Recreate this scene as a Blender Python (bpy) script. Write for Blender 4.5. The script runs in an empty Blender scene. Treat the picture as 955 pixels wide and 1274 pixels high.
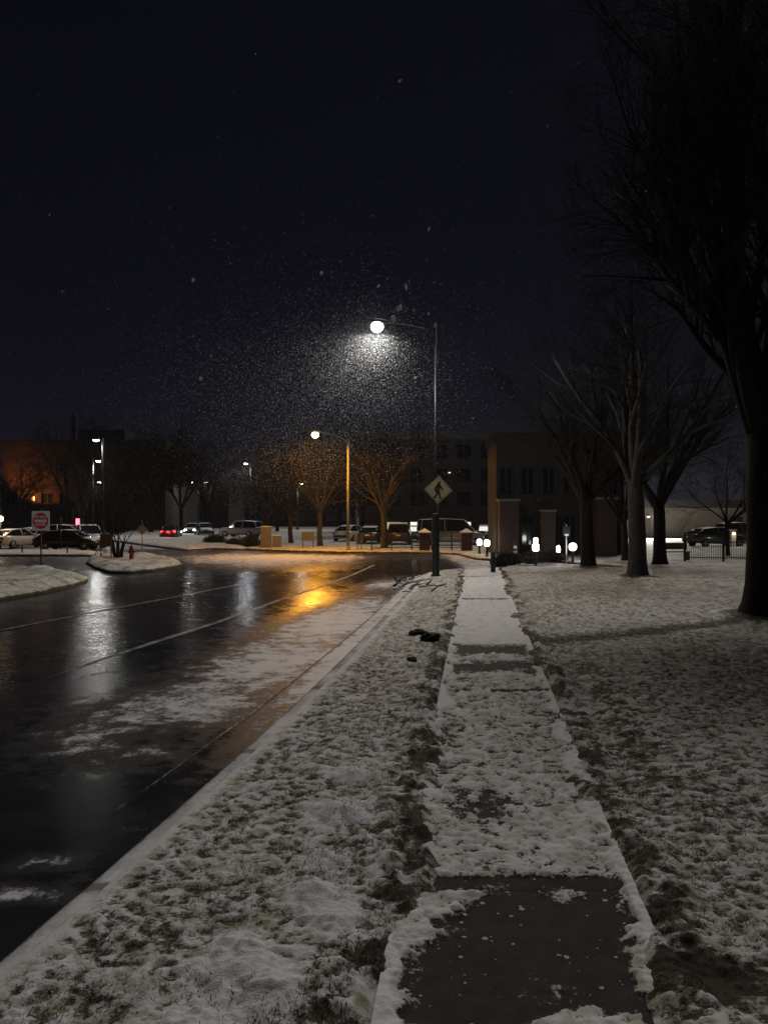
import bpy, bmesh, math, random
import numpy as np
from mathutils import Vector, Matrix

R = math.radians
random.seed(7)
sc = bpy.context.scene
COL = sc.collection

# ------------------------------------------------------------------ measuring the place
F, CX, HY, H = 1000.0, 477.5, 640.0, 2.4      # focal length (px), centre column, horizon row, eye height


def gd(py, z=0.0):                              # distance of a ground point seen at row py
    return F * (H - z) / (py - HY)


def px2x(px, d):
    return (px - CX) * d / F


def py2z(py, d):
    return H + (HY - py) * d / F


# ------------------------------------------------------------------ noise
def _hash(ix, iy, seed):
    n = (ix.astype(np.int64) * 374761393 + iy.astype(np.int64) * 668265263 + seed * 974711) & 0x7fffffff
    n = ((n ^ (n >> 13)) * 1274126177) & 0x7fffffff
    n = (n ^ (n >> 16)) & 0xffff
    return n / 65535.0


def vnoise(x, y, seed=0):
    x = np.asarray(x, float); y = np.asarray(y, float)
    ix = np.floor(x); iy = np.floor(y)
    fx = x - ix; fy = y - iy
    fx = fx * fx * (3 - 2 * fx); fy = fy * fy * (3 - 2 * fy)
    a = _hash(ix, iy, seed); b = _hash(ix + 1, iy, seed)
    c = _hash(ix, iy + 1, seed); d = _hash(ix + 1, iy + 1, seed)
    return (a * (1 - fx) + b * fx) * (1 - fy) + (c * (1 - fx) + d * fx) * fy


def fbm(x, y, seed=0, o=4):
    s = 0; a = .5; t = 0
    for i in range(o):
        s = s + a * vnoise(x * 2 ** i + 17.3 * i, y * 2 ** i - 9.1 * i, seed + i * 31)
        t += a; a *= .5
    return s / t


# ------------------------------------------------------------------ materials
def new_mat(name):
    m = bpy.data.materials.new(name); m.use_nodes = True
    nt = m.node_tree
    for n in list(nt.nodes):
        nt.nodes.remove(n)
    out = nt.nodes.new('ShaderNodeOutputMaterial')
    return m, nt, out


def N(nt, typ, **kw):
    n = nt.nodes.new(typ)
    for k, v in kw.items():
        if k in n.inputs.keys():
            n.inputs[k].default_value = v
        else:
            setattr(n, k, v)
    return n


def plain(name, col, rough=.6, metal=0.0, var=.25, scale=6.0, bump=0.0, spec=.5, coat=0):
    m, nt, out = new_mat(name)
    b = N(nt, 'ShaderNodeBsdfPrincipled', Roughness=rough, Metallic=metal)
    b.inputs['Specular IOR Level'].default_value = spec
    b.inputs['Coat Weight'].default_value = coat
    tc = N(nt, 'ShaderNodeTexCoord')
    ns = N(nt, 'ShaderNodeTexNoise', Scale=scale, Detail=5.0, Roughness=.65)
    nt.links.new(tc.outputs['Object'], ns.inputs['Vector'])
    r = N(nt, 'ShaderNodeValToRGB')
    r.color_ramp.elements[0].position = .3; r.color_ramp.elements[1].position = .72
    r.color_ramp.elements[0].color = (*[c * (1 - var) for c in col], 1)
    r.color_ramp.elements[1].color = (*[min(1, c * (1 + var)) for c in col], 1)
    nt.links.new(ns.outputs['Fac'], r.inputs['Fac'])
    nt.links.new(r.outputs['Color'], b.inputs['Base Color'])
    if bump:
        bp = N(nt, 'ShaderNodeBump', Strength=bump, Distance=.02)
        nt.links.new(ns.outputs['Fac'], bp.inputs['Height'])
        nt.links.new(bp.outputs['Normal'], b.inputs['Normal'])
    nt.links.new(b.outputs[0], out.inputs[0])
    return m


def emit(name, col, strength):
    m, nt, out = new_mat(name)
    e = N(nt, 'ShaderNodeEmission', Strength=strength); e.inputs[0].default_value = (*col, 1)
    nt.links.new(e.outputs[0], out.inputs[0])
    return m


def math_node(nt, op, a, b=None, c=None, clamp=False):
    n = nt.nodes.new('ShaderNodeMath'); n.operation = op; n.use_clamp = clamp
    for i, v in enumerate((a, b, c)):
        if v is None:
            continue
        if isinstance(v, (int, float)):
            n.inputs[i].default_value = v
        else:
            nt.links.new(v, n.inputs[i])
    return n.outputs[0]


def smooth(nt, v, lo, hi):
    n = nt.nodes.new('ShaderNodeMapRange'); n.interpolation_type = 'SMOOTHSTEP'
    nt.links.new(v, n.inputs['Value'])
    n.inputs['From Min'].default_value = lo; n.inputs['From Max'].default_value = hi
    return n.outputs['Result']


def snow_over(name, under, under2, snow=(.60, .60, .60), thr=.56, soft=.07, s1=5.0, s2=26.0, w2=.45, attr='bare',
              under_rough=.8, bump=.5, snow2=None, wet=0.0, grain=90.0, tint=5.0, crumbs=False):
    """thin snow lying over some ground: a mask of noise and of the attribute of bare places"""
    m, nt, out = new_mat(name)
    L = nt.links.new
    tc = N(nt, 'ShaderNodeTexCoord')
    n1 = N(nt, 'ShaderNodeTexNoise', Scale=s1, Detail=6.0, Roughness=.6)
    n2 = N(nt, 'ShaderNodeTexNoise', Scale=s2, Detail=5.0, Roughness=.7)
    n3 = N(nt, 'ShaderNodeTexNoise', Scale=grain, Detail=3.0, Roughness=.7)
    n4 = N(nt, 'ShaderNodeTexNoise', Scale=2.6, Detail=4.0, Roughness=.6)
    for n in (n1, n2, n3, n4):
        L(tc.outputs['Object'], n.inputs['Vector'])
    at = N(nt, 'ShaderNodeAttribute', attribute_name=attr)
    a = math_node(nt, 'MULTIPLY', n1.outputs['Fac'], 1 - w2)
    b = math_node(nt, 'MULTIPLY_ADD', n2.outputs['Fac'], w2, a)
    g = math_node(nt, 'MULTIPLY_ADD', n3.outputs['Fac'], .12, b)
    g = math_node(nt, 'MULTIPLY_ADD', n4.outputs['Fac'], .14, g)
    t = math_node(nt, 'ADD', g, at.outputs['Fac'])
    t = math_node(nt, 'SUBTRACT', t, .13)
    mask = smooth(nt, t, thr - soft, thr + soft)
    if crumbs:
        vo = N(nt, 'ShaderNodeTexVoronoi', Scale=26.0, Randomness=1.0)
        L(tc.outputs['Object'], vo.inputs['Vector'])
        sc_ = N(nt, 'ShaderNodeSeparateColor'); L(vo.outputs['Color'], sc_.inputs[0])
        sz = math_node(nt, 'MULTIPLY', math_node(nt, 'POWER', sc_.outputs[0], 7.0), .6)
        sz = math_node(nt, 'MULTIPLY', sz, smooth(nt, n1.outputs['Fac'], .38, .62))
        cb_ = math_node(nt, 'LESS_THAN', math_node(nt, 'MULTIPLY_ADD', n3.outputs['Fac'], .12, vo.outputs['Distance']), math_node(nt, 'ADD', sz, .05))
        mask = math_node(nt, 'MULTIPLY', mask, math_node(nt, 'SUBTRACT', 1.0, cb_))
    um = N(nt, 'ShaderNodeMix', data_type='RGBA')
    um.inputs['A'].default_value = (*under, 1); um.inputs['B'].default_value = (*under2, 1)
    L(smooth(nt, math_node(nt, 'MULTIPLY_ADD', n1.outputs['Fac'], .6, math_node(nt, 'MULTIPLY', n3.outputs['Fac'], .6)), .45, .75), um.inputs['Factor'])
    sm = N(nt, 'ShaderNodeMix', data_type='RGBA')
    s2c = snow2 or tuple(c * .62 for c in snow)
    sm.inputs['A'].default_value = (*s2c, 1); sm.inputs['B'].default_value = (*snow, 1)
    n5 = N(nt, 'ShaderNodeTexNoise', Scale=tint, Detail=4.0, Roughness=.65)
    L(tc.outputs['Object'], n5.inputs['Vector'])
    th = math_node(nt, 'MULTIPLY_ADD', n5.outputs['Fac'], .6, math_node(nt, 'MULTIPLY', math_node(nt, 'SUBTRACT', 1.0, g), .55))
    L(smooth(nt, math_node(nt, 'SUBTRACT', th, math_node(nt, 'MULTIPLY', at.outputs['Fac'], .7)), .44, .66), sm.inputs['Factor'])
    mx = N(nt, 'ShaderNodeMix', data_type='RGBA')
    L(mask, mx.inputs['Factor']); L(sm.outputs['Result'], mx.inputs['A']); L(um.outputs['Result'], mx.inputs['B'])
    p = N(nt, 'ShaderNodeBsdfPrincipled')
    L(mx.outputs['Result'], p.inputs['Base Color'])
    rg = N(nt, 'ShaderNodeMapRange')
    L(mask, rg.inputs['Value']); rg.inputs['To Min'].default_value = .75; rg.inputs['To Max'].default_value = under_rough
    L(rg.outputs['Result'], p.inputs['Roughness'])
    sp = N(nt, 'ShaderNodeMapRange')
    L(mask, sp.inputs['Value']); sp.inputs['To Min'].default_value = .25; sp.inputs['To Max'].default_value = .25 + wet
    L(sp.outputs['Result'], p.inputs['Specular IOR Level'])
    hgt = math_node(nt, 'MULTIPLY_ADD', n3.outputs['Fac'], .35, math_node(nt, 'SUBTRACT', math_node(nt, 'MULTIPLY', n2.outputs['Fac'], .6), mask))
    bp = N(nt, 'ShaderNodeBump', Strength=bump, Distance=.02)
    L(hgt, bp.inputs['Height']); L(bp.outputs['Normal'], p.inputs['Normal'])
    L(p.outputs[0], out.inputs[0])
    return m


M = {}
M['lawn'] = snow_over('snowy_grass', (.075, .067, .040), (.018, .017, .011), snow=(.66, .635, .645), snow2=(.36, .345, .255), thr=.545, soft=.10, s1=13, s2=46, w2=.5, bump=.9)
M['walk'] = snow_over('snowy_concrete', (.024, .023, .020), (.0055, .0054, .0052), snow=(.66, .645, .645), snow2=(.42, .41, .35), thr=.535, soft=.035, s1=8, s2=34, w2=.6,
                      under_rough=.8, bump=.5, wet=.05, tint=4, crumbs=True)
M['kerb'] = snow_over('snowy_kerb', (.22, .21, .19), (.13, .125, .115), thr=.62, soft=.06, s1=5, s2=25, bump=.4)
M['slush'] = snow_over('slushy_ground', (.05, .048, .045), (.03, .03, .03), snow=(.50, .50, .50), thr=.53, soft=.12, s1=.5, s2=3, w2=.5,
                       under_rough=.4, bump=.2, wet=.3, grain=12)
M['farsnow'] = snow_over('far_snow', (.06, .052, .03), (.03, .028, .018), snow2=(.36, .34, .27), thr=.56, soft=.09, s1=2.2, s2=9, w2=.5, bump=.7, grain=30, tint=1.5)
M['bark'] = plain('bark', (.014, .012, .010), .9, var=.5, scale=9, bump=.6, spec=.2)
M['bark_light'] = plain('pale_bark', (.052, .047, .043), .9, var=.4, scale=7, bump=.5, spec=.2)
M['twig'] = plain('twigs', (.018, .015, .0125), .9, var=.3, spec=.2)
M['steel'] = plain('dark_steel', (.026, .026, .028), .55)
M['galv'] = plain('galvanised_steel', (.20, .195, .19), .6, var=.15)
M['black'] = plain('black_paint', (.012, .012, .013), .45)
M['rubber'] = plain('rubber', (.015, .015, .015), .8)
M['glass'] = plain('dark_glass', (.012, .014, .017), .08, spec=.8, var=.1)
M['chrome'] = plain('alloy', (.4, .4, .4), .35, metal=.9)
M['white'] = plain('white_paint', (.72, .72, .72), .5, var=.06)
M['cab'] = plain('cabinet_paint', (.16, .16, .17), .55, var=.08)
M['retro_white'] = plain('sign_white', (.88, .86, .86), .5, var=.05)
M['retro_red'] = plain('sign_red', (.62, .02, .045), .45, var=.08)
M['retro_yellow'] = plain('sign_yellow', (.33, .285, .165), .55, var=.08)
M['brick'] = None
M['concrete'] = plain('concrete', (.15, .145, .14), .8, var=.2, scale=2)
M['beige'] = plain('beige_wall', (.075, .066, .06), .85, var=.12, scale=.6)
M['brown_wall'] = plain('brown_wall', (.042, .033, .029), .9, var=.18, scale=.35)
M['dark_wall'] = plain('dark_wall', (.028, .026, .025), .9, var=.2, scale=.4)
M['pale_wall'] = plain('pale_wall', (.42, .38, .33), .85, var=.12, scale=.5)
M['roof'] = plain('flat_roof', (.05, .05, .05), .9)
M['snowcap'] = plain('snow_cap', (.62, .62, .63), .8, var=.08, scale=12, bump=.3)
M['hydrant'] = plain('hydrant_red', (.16, .02, .015), .5)
M['green_box'] = plain('pale_green_paint', (.10, .105, .085), .6, var=.1)
M['brown_sign'] = plain('brown_paint', (.10, .055, .035), .6)
M['wood'] = plain('old_wood', (.10, .075, .05), .8)
M['soil'] = plain('dark_soil', (.022, .018, .013), .95, var=.5, scale=20, bump=.8)
M['lamp_white'] = emit('lamp_white', (1.0, .97, .90), 22)
M['lamp_cool'] = emit('lamp_cool', (.88, .95, 1.0), 16)
M['lamp_orange'] = emit('lamp_orange', (1.0, .60, .20), 14)
M['lamp_warm'] = emit('lamp_warm', (1.0, .72, .42), 14)
M['bollard_glow'] = emit('bollard_glow', (1.0, .98, .94), 14)
M['window_warm'] = emit('window_warm', (1.0, .80, .52), .5)
M['window_pale'] = emit('window_pale', (1.0, .90, .68), 1.3)
M['neon'] = emit('neon_red', (1.0, .06, .09), 9)
M['tail'] = emit('tail_light', (1.0, .02, .03), 12)
M['head'] = emit('head_light', (1.0, .95, .88), 60)
M['red_lens'] = plain('red_lens', (.2, .01, .01), .2)
M['clear_lens'] = plain('clear_lens', (.55, .55, .55), .15)
M['glow_dim'] = emit('dim_glow', (.75, .85, 1.0), 1.4)


def brick(name, c1, c2, mortar, scale=1.0):
    m, nt, out = new_mat(name)
    L = nt.links.new
    tc = N(nt, 'ShaderNodeTexCoord')
    sep = N(nt, 'ShaderNodeSeparateXYZ'); L(tc.outputs['Object'], sep.inputs[0])
    add = math_node(nt, 'ADD', sep.outputs['X'], sep.outputs['Y'])
    cb = N(nt, 'ShaderNodeCombineXYZ'); L(add, cb.inputs['X']); L(sep.outputs['Z'], cb.inputs['Y'])
    bt = N(nt, 'ShaderNodeTexBrick', Scale=scale)
    bt.inputs['Color1'].default_value = (*c1, 1); bt.inputs['Color2'].default_value = (*c2, 1); bt.inputs['Mortar'].default_value = (*mortar, 1)
    bt.inputs['Brick Width'].default_value = .24; bt.inputs['Row Height'].default_value = .085; bt.inputs['Mortar Size'].default_value = .008
    L(cb.outputs[0], bt.inputs['Vector'])
    p = N(nt, 'ShaderNodeBsdfPrincipled', Roughness=.85)
    L(bt.outputs['Color'], p.inputs['Base Color'])
    L(p.outputs[0], out.inputs[0])
    return m


M['brick'] = brick('red_brick', (.055, .022, .017), (.04, .018, .014), (.05, .045, .042))
M['brick_pale'] = brick('pale_brick', (.055, .042, .032), (.045, .034, .026), (.06, .055, .05))


def road_mat():
    m, nt, out = new_mat('wet_asphalt')
    L = nt.links.new
    tc = N(nt, 'ShaderNodeTexCoord')

    def noise(s, d=5.0, r=.6):
        n = N(nt, 'ShaderNodeTexNoise', Scale=s, Detail=d, Roughness=r)
        L(tc.outputs['Object'], n.inputs['Vector']); return n.outputs['Fac']
    big, mid, fine, gr, crumb = noise(.55), noise(3.0, 6, .65), noise(15, 6, .75), noise(120, 2), noise(55, 4, .75)
    at = N(nt, 'ShaderNodeAttribute', attribute_name='snow')
    t = math_node(nt, 'MULTIPLY_ADD', mid, .75, -.2)
    t = math_node(nt, 'MULTIPLY_ADD', fine, .45, t)
    t = math_node(nt, 'MULTIPLY_ADD', crumb, .35, t)
    t = math_node(nt, 'ADD', math_node(nt, 'SUBTRACT', t, .175), at.outputs['Fac'])
    t = math_node(nt, 'MULTIPLY_ADD', math_node(nt, 'SUBTRACT', t, .5), 1.0, .5)
    mask = smooth(nt, t, .50, .70)
    # asphalt
    am = N(nt, 'ShaderNodeMix', data_type='RGBA')
    am.inputs['A'].default_value = (.010, .010, .011, 1); am.inputs['B'].default_value = (.030, .029, .028, 1)
    L(math_node(nt, 'MULTIPLY', gr, smooth(nt, big, .3, .7)), am.inputs['Factor'])
    mx = N(nt, 'ShaderNodeMix', data_type='RGBA')
    mx.inputs['B'].default_value = (.66, .66, .67, 1)
    L(math_node(nt, 'MULTIPLY', mask, .85), mx.inputs['Factor']); L(am.outputs['Result'], mx.inputs['A'])
    p = N(nt, 'ShaderNodeBsdfPrincipled')
    L(mx.outputs['Result'], p.inputs['Base Color'])
    wet = N(nt, 'ShaderNodeMapRange'); L(math_node(nt, 'MULTIPLY_ADD', mid, .5, math_node(nt, 'MULTIPLY', big, .5)), wet.inputs['Value'])
    wet.inputs['From Min'].default_value = .35; wet.inputs['From Max'].default_value = .65
    wet.inputs['To Min'].default_value = .12; wet.inputs['To Max'].default_value = .26
    rr = N(nt, 'ShaderNodeMix', data_type='FLOAT')
    slush = math_node(nt, 'MAXIMUM', mask, smooth(nt, t, .22, .60))
    L(slush, rr.inputs['Factor']); L(wet.outputs['Result'], rr.inputs['A']); rr.inputs['B'].default_value = .6
    L(rr.outputs['Result'], p.inputs['Roughness'])
    spm = N(nt, 'ShaderNodeMapRange'); L(slush, spm.inputs['Value']); spm.inputs['To Min'].default_value = .5; spm.inputs['To Max'].default_value = .15
    L(spm.outputs['Result'], p.inputs['Specular IOR Level'])
    h = math_node(nt, 'MULTIPLY_ADD', mask, .6, math_node(nt, 'MULTIPLY', fine, .5))
    h = math_node(nt, 'MULTIPLY_ADD', gr, .2, h)
    h = math_node(nt, 'MULTIPLY_ADD', noise(4.5, 3, .5), 1.6, h)
    bp = N(nt, 'ShaderNodeBump', Strength=.16, Distance=.02)
    L(h, bp.inputs['Height']); L(bp.outputs['Normal'], p.inputs['Normal'])
    L(p.outputs[0], out.inputs[0])
    return m


def line_mat(name, col, thr, scale=6.0, under=(.012, .012, .012)):
    m, nt, out = new_mat(name)
    L = nt.links.new
    tc = N(nt, 'ShaderNodeTexCoord')
    ns = N(nt, 'ShaderNodeTexNoise', Scale=scale, Detail=6.0, Roughness=.7); L(tc.outputs['Object'], ns.inputs['Vector'])
    mx = N(nt, 'ShaderNodeMix', data_type='RGBA')
    mx.inputs['A'].default_value = (*under, 1); mx.inputs['B'].default_value = (*col, 1)
    L(smooth(nt, ns.outputs['Fac'], thr - .08, thr + .08), mx.inputs['Factor'])
    p = N(nt, 'ShaderNodeBsdfPrincipled', Roughness=.7)
    L(mx.outputs['Result'], p.inputs['Base Color'])
    L(p.outputs[0], out.inputs[0])
    return m


M['road'] = road_mat()
M['line'] = line_mat('worn_white_line', (.20, .20, .195), .50, 5.0)
M['line_dim'] = line_mat('worn_dim_line', (.14, .14, .135), .5)
M['ridge'] = line_mat('snow_ridge', (.24, .24, .24), .53, 5.0)


def flake_mat():
    m, nt, out = new_mat('snow_flake')
    d = N(nt, 'ShaderNodeBsdfDiffuse'); d.inputs[0].default_value = (.75, .75, .77, 1)
    t = N(nt, 'ShaderNodeBsdfTranslucent'); t.inputs[0].default_value = (.75, .75, .77, 1)
    mx = N(nt, 'ShaderNodeMixShader'); mx.inputs[0].default_value = .5
    nt.links.new(d.outputs[0], mx.inputs[1]); nt.links.new(t.outputs[0], mx.inputs[2]); nt.links.new(mx.outputs[0], out.inputs[0])
    return m


M['flake'] = flake_mat()


# ------------------------------------------------------------------ mesh building
class MB:
    def __init__(s):
        s.v = []; s.f = []

    def add(s, vs, fs):
        o = len(s.v); s.v.extend([tuple(p) for p in vs]); s.f.extend([tuple(i + o for i in f) for f in fs]); return s

    def box(s, c, size, rz=0.0, bev=0.0):
        x, y, z = [a / 2 for a in size]
        b = min(bev, x * .9, y * .9)
        if b > 0:
            ring = [(-x + b, -y), (x - b, -y), (x, -y + b), (x, y - b), (x - b, y), (-x + b, y), (-x, y - b), (-x, -y + b)]
            n = 8
            k = min(b, z * .9)
            vs = [(p[0] * (1 - k / x * .999), p[1] * (1 - k / y * .999), -z) for p in ring] + [(p[0], p[1], -z + k) for p in ring] + \
                 [(p[0], p[1], z - k) for p in ring] + [(p[0] * (1 - k / x * .999), p[1] * (1 - k / y * .999), z) for p in ring]
            fs = [tuple(range(n - 1, -1, -1)), tuple(range(3 * n, 4 * n))]
            for r in range(3):
                fs += [(r * n + i, r * n + (i + 1) % n, (r + 1) * n + (i + 1) % n, (r + 1) * n + i) for i in range(n)]
        else:
            vs = [(-x, -y, -z), (x, -y, -z), (x, y, -z), (-x, y, -z), (-x, -y, z), (x, -y, z), (x, y, z), (-x, y, z)]
            fs = [(3, 2, 1, 0), (4, 5, 6, 7), (0, 1, 5, 4), (1, 2, 6, 5), (2, 3, 7, 6), (3, 0, 4, 7)]
        cs, sn = math.cos(rz), math.sin(rz)
        vs = [(c[0] + p[0] * cs - p[1] * sn, c[1] + p[0] * sn + p[1] * cs, c[2] + p[2]) for p in vs]
        return s.add(vs, fs)

    def tube(s, path, radii, n=8, cap=True):
        path = [Vector(p) for p in path]
        if not hasattr(radii, '__len__'):
            radii = [radii] * len(path)
        vs = []; fs = []
        t0 = (path[1] - path[0]).normalized()
        u = t0.orthogonal().normalized()
        for i, p in enumerate(path):
            t = (path[min(i + 1, len(path) - 1)] - path[max(i - 1, 0)])
            t = t.normalized() if t.length > 1e-9 else t0
            u = (u - t * u.dot(t))
            u = u.normalized() if u.length > 1e-6 else t.orthogonal().normalized()
            w = t.cross(u)
            for k in range(n):
                a = 2 * math.pi * k / n
                vs.append(p + (u * math.cos(a) + w * math.sin(a)) * radii[i])
        for i in range(len(path) - 1):
            for k in range(n):
                fs.append((i * n + k, i * n + (k + 1) % n, (i + 1) * n + (k + 1) % n, (i + 1) * n + k))
        if cap:
            fs.append(tuple(range(n - 1, -1, -1))); fs.append(tuple(range((len(path) - 1) * n, len(path) * n)))
        return s.add(vs, fs)

    def lathe(s, prof, n=16, c=(0, 0, 0), axis='z'):
        vs = []
        for r, z in prof:
            for k in range(n):
                a = 2 * math.pi * k / n
                p = (r * math.cos(a), r * math.sin(a), z)
                if axis == 'y':
                    p = (p[0], z, p[1])
                elif axis == 'x':
                    p = (z, p[0], p[1])
                vs.append((p[0] + c[0], p[1] + c[1], p[2] + c[2]))
        fs = []
        for i in range(len(prof) - 1):
            for k in range(n):
                fs.append((i * n + k, i * n + (k + 1) % n, (i + 1) * n + (k + 1) % n, (i + 1) * n + k))
        fs.append(tuple(range(n - 1, -1, -1))); fs.append(tuple(range((len(prof) - 1) * n, len(prof) * n)))
        return s.add(vs, fs)

    def prism(s, pts, y0, y1):
        """outline in x,z pushed from y0 to y1"""
        n = len(pts)
        vs = [(p[0], y0, p[1]) for p in pts] + [(p[0], y1, p[1]) for p in pts]
        fs = [tuple(range(n)), tuple(range(2 * n - 1, n - 1, -1))]
        fs += [(i, i + n, (i + 1) % n + n, (i + 1) % n) for i in range(n)]
        return s.add(vs, fs)

    def loft(s, rings, cap=True):
        n = len(rings[0]); vs = [p for r in rings for p in r]; fs = []
        for i in range(len(rings) - 1):
            for k in range(n):
                fs.append((i * n + k, i * n + (k + 1) % n, (i + 1) * n + (k + 1) % n, (i + 1) * n + k))
        if cap:
            fs.append(tuple(range(n - 1, -1, -1))); fs.append(tuple(range((len(rings) - 1) * n, len(rings) * n)))
        return s.add(vs, fs)

    def build(s, name, mat, parent=None, smooth=False, fix=True):
        me = bpy.data.meshes.new(name)
        me.from_pydata(s.v, [], s.f)
        if fix and len(s.f) < 20000:
            bm = bmesh.new(); bm.from_mesh(me)
            bmesh.ops.recalc_face_normals(bm, faces=bm.faces); bm.to_mesh(me); bm.free()
        if smooth:
            me.polygons.foreach_set('use_smooth', [True] * len(me.polygons))
        me.materials.append(mat)
        o = bpy.data.objects.new(name, me); COL.objects.link(o)
        if parent is not None:
            o.parent = parent
        return o


def grid_mesh(name, X, Y, Z, mat, attrs=None, smooth=True):
    r, c = X.shape
    me = bpy.data.meshes.new(name)
    co = np.stack([X, Y, Z], -1).reshape(-1, 3)
    idx = np.arange(r * c).reshape(r, c)
    q = np.stack([idx[:-1, :-1], idx[:-1, 1:], idx[1:, 1:], idx[1:, :-1]], -1).reshape(-1, 4)
    me.vertices.add(r * c); me.vertices.foreach_set('co', co.ravel())
    me.loops.add(q.size); me.loops.foreach_set('vertex_index', q.ravel())
    me.polygons.add(len(q)); me.polygons.foreach_set('loop_start', np.arange(0, q.size, 4))
    me.polygons.foreach_set('use_smooth', np.ones(len(q), bool) if smooth else np.zeros(len(q), bool))
    for k, a in (attrs or {}).items():
        at = me.attributes.new(k, 'FLOAT', 'POINT'); at.data.foreach_set('value', a.ravel().astype(np.float32))
    me.update(); me.validate()
    me.materials.append(mat)
    o = bpy.data.objects.new(name, me); COL.objects.link(o)
    return o


def tag(o, label=None, cat=None, group=None, kind=None):
    if label: o['label'] = label
    if cat: o['category'] = cat
    if group: o['group'] = group
    if kind: o['kind'] = kind
    return o


def thing(name, label, cat, loc=(0, 0, 0), rz=0.0, group=None):
    o = bpy.data.objects.new(name, None); COL.objects.link(o)
    o.location = loc; o.rotation_euler = (0, 0, rz); o.empty_display_size = .3
    return tag(o, label, cat, group)


def copy_thing(root, loc, rz=0.0, scale=1.0, label=None):
    r = root.copy(); COL.objects.link(r); r.location = loc; r.rotation_euler = (0, 0, rz); r.scale = (scale,) * 3
    if label: r['label'] = label
    for ch in list(root.children):
        c = ch.copy(); COL.objects.link(c); c.parent = r
        for g in list(ch.children):
            d = g.copy(); COL.objects.link(d); d.parent = c
    return r


def light(name, loc, power, col, size=.15, parent=None, spot=None, rot=None):
    if spot is None and name == 'lamp_light':
        spot, rot = R(177), (0, 0, 0)
    l = bpy.data.lights.new(name, 'SPOT' if spot else 'POINT')
    l.energy = power; l.color = col; l.shadow_soft_size = size
    if spot:
        l.spot_size = spot; l.spot_blend = .12
    o = bpy.data.objects.new(name, l); COL.objects.link(o); o.location = loc
    if rot: o.rotation_euler = rot
    if parent: o.parent = parent
    return o


# ------------------------------------------------------------------ the ground
pts = np.array([(1, -2.72), (4.36, -2.08), (6.96, -1.60), (11.43, -.98), (14.5, -.60), (20.9, .24), (32, 1.62)])
KP = np.polyfit(pts[:, 0], pts[:, 1], 3)
RZ = -.13                                           # level of the roadway


def kerb_x(d):
    d = np.asarray(d, float)
    dd = np.clip(d, 1, 32)
    return np.polyval(KP, dd) + np.where(d < 1, (d - 1) * .22, 0) + np.where(d > 32, (d - 32) * .125, 0)


KX32 = float(kerb_x(32.0)); CR = 4.0


def edge_x(d):
    """kerb line with the corner that turns right into the driveway"""
    d = np.asarray(d, float)
    k = np.clip(d - 32, 0, CR * .999)
    arc = KX32 + CR - np.sqrt(CR * CR - k * k)
    return np.where(d > 32, np.maximum(arc, kerb_x(np.minimum(d, 32))), kerb_x(d))


def walk_l(d): return .1145 * d - .495
def walk_r(d): return .1145 * d + 1.018


def turf_l(d):
    """where the verge really ends: it straggles over the pavement edge"""
    d = np.asarray(d, float)
    return walk_l(d) + .34 * np.clip(fbm(d * 1.1, d * 0 + 3.3, 201, 4) - .36, 0, 1) + .13 * (fbm(d * 6, d * 0 + 7.7, 203, 3) - .4) + .13 * np.clip((7.5 - d) / 2, 0, 1) * np.clip((d - 4.2) / 1, .2, 1)


def turf_r(d):
    d = np.asarray(d, float)
    return walk_r(d) - .48 * np.clip(fbm(d * 1.0, d * 0 + 5.1, 211, 4) - .40, 0, 1) - .18 * (fbm(d * 5, d * 0 + 2.7, 213, 4) - .4)


rows = [-6, -4, -2.5, -1, 0, .8, 1.4, 1.9, 2.3, 2.6, 2.85]
d = 3.05
while d < 35.9:
    rows.append(d); d += max(.013, d * d / 2400 * 1.5)
rows.append(35.97)
D = np.array(rows)

BUMPS = [(-.78, 4.28, .20, .075), (-.55, 4.0, .17, .06), (-.44, 5.0, .16, .065), (-.30, 4.72, .12, .04), (-.37, 6.4, .2, .06), (-.42, 5.5, .12, .05),
         (-.30, 7.3, .16, .05), (-.85, 3.7, .2, .05)]


def clump(x, y):
    return fbm(x * 17 + 2.2 * fbm(x * 7, y * 7, 301, 2), y * 17, 303, 4)


def snow_height(x, y, dk, dw):
    """height of the snowy turf; dk metres from the kerb edge, dw metres from the edge of the pavement"""
    z = .035 + .05 * (fbm(x * .5, y * .5, 3) - .5) + .055 * (fbm(x * 2.3, y * 2.3, 5) - .5)
    z = z + .052 * np.clip(11 / np.maximum(y, 1), .25, 1) * (clump(x, y) - .5) * (.55 + .9 * fbm(x * 1.3, y * 1.3, 305, 2)) + .026 * (fbm(x * 24, y * 24, 11, 2) - .5)
    near = np.exp(-(dw / .26) ** 2)
    z = z + np.exp(-((dw - .16) / .2) ** 2) * .13 * np.clip(fbm(x * 9 + 2 * fbm(x * 4, y * 4, 88, 2), y * 7.5, 121, 5) - .46, 0, 1) * np.clip(fbm(x * 1.1, y * 1.1, 19, 2) * 2, 0, 1.4)
    z = z + near * (.085 * (fbm(x * 6, y * 6, 21, 3) - .42) + .03 * (vnoise(x * 19, y * 19, 4) - .5))
    rim = np.exp(-((dw - .28) / .16) ** 2)
    z = z + rim * .10 * np.clip(fbm(x * 3.2, y * 2.2, 8, 3) - .42, 0, 1)
    z = z * np.clip(.1 + dw / .09, .1, 1) - .018 * np.exp(-(dw / .045) ** 2)
    return z


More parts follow.
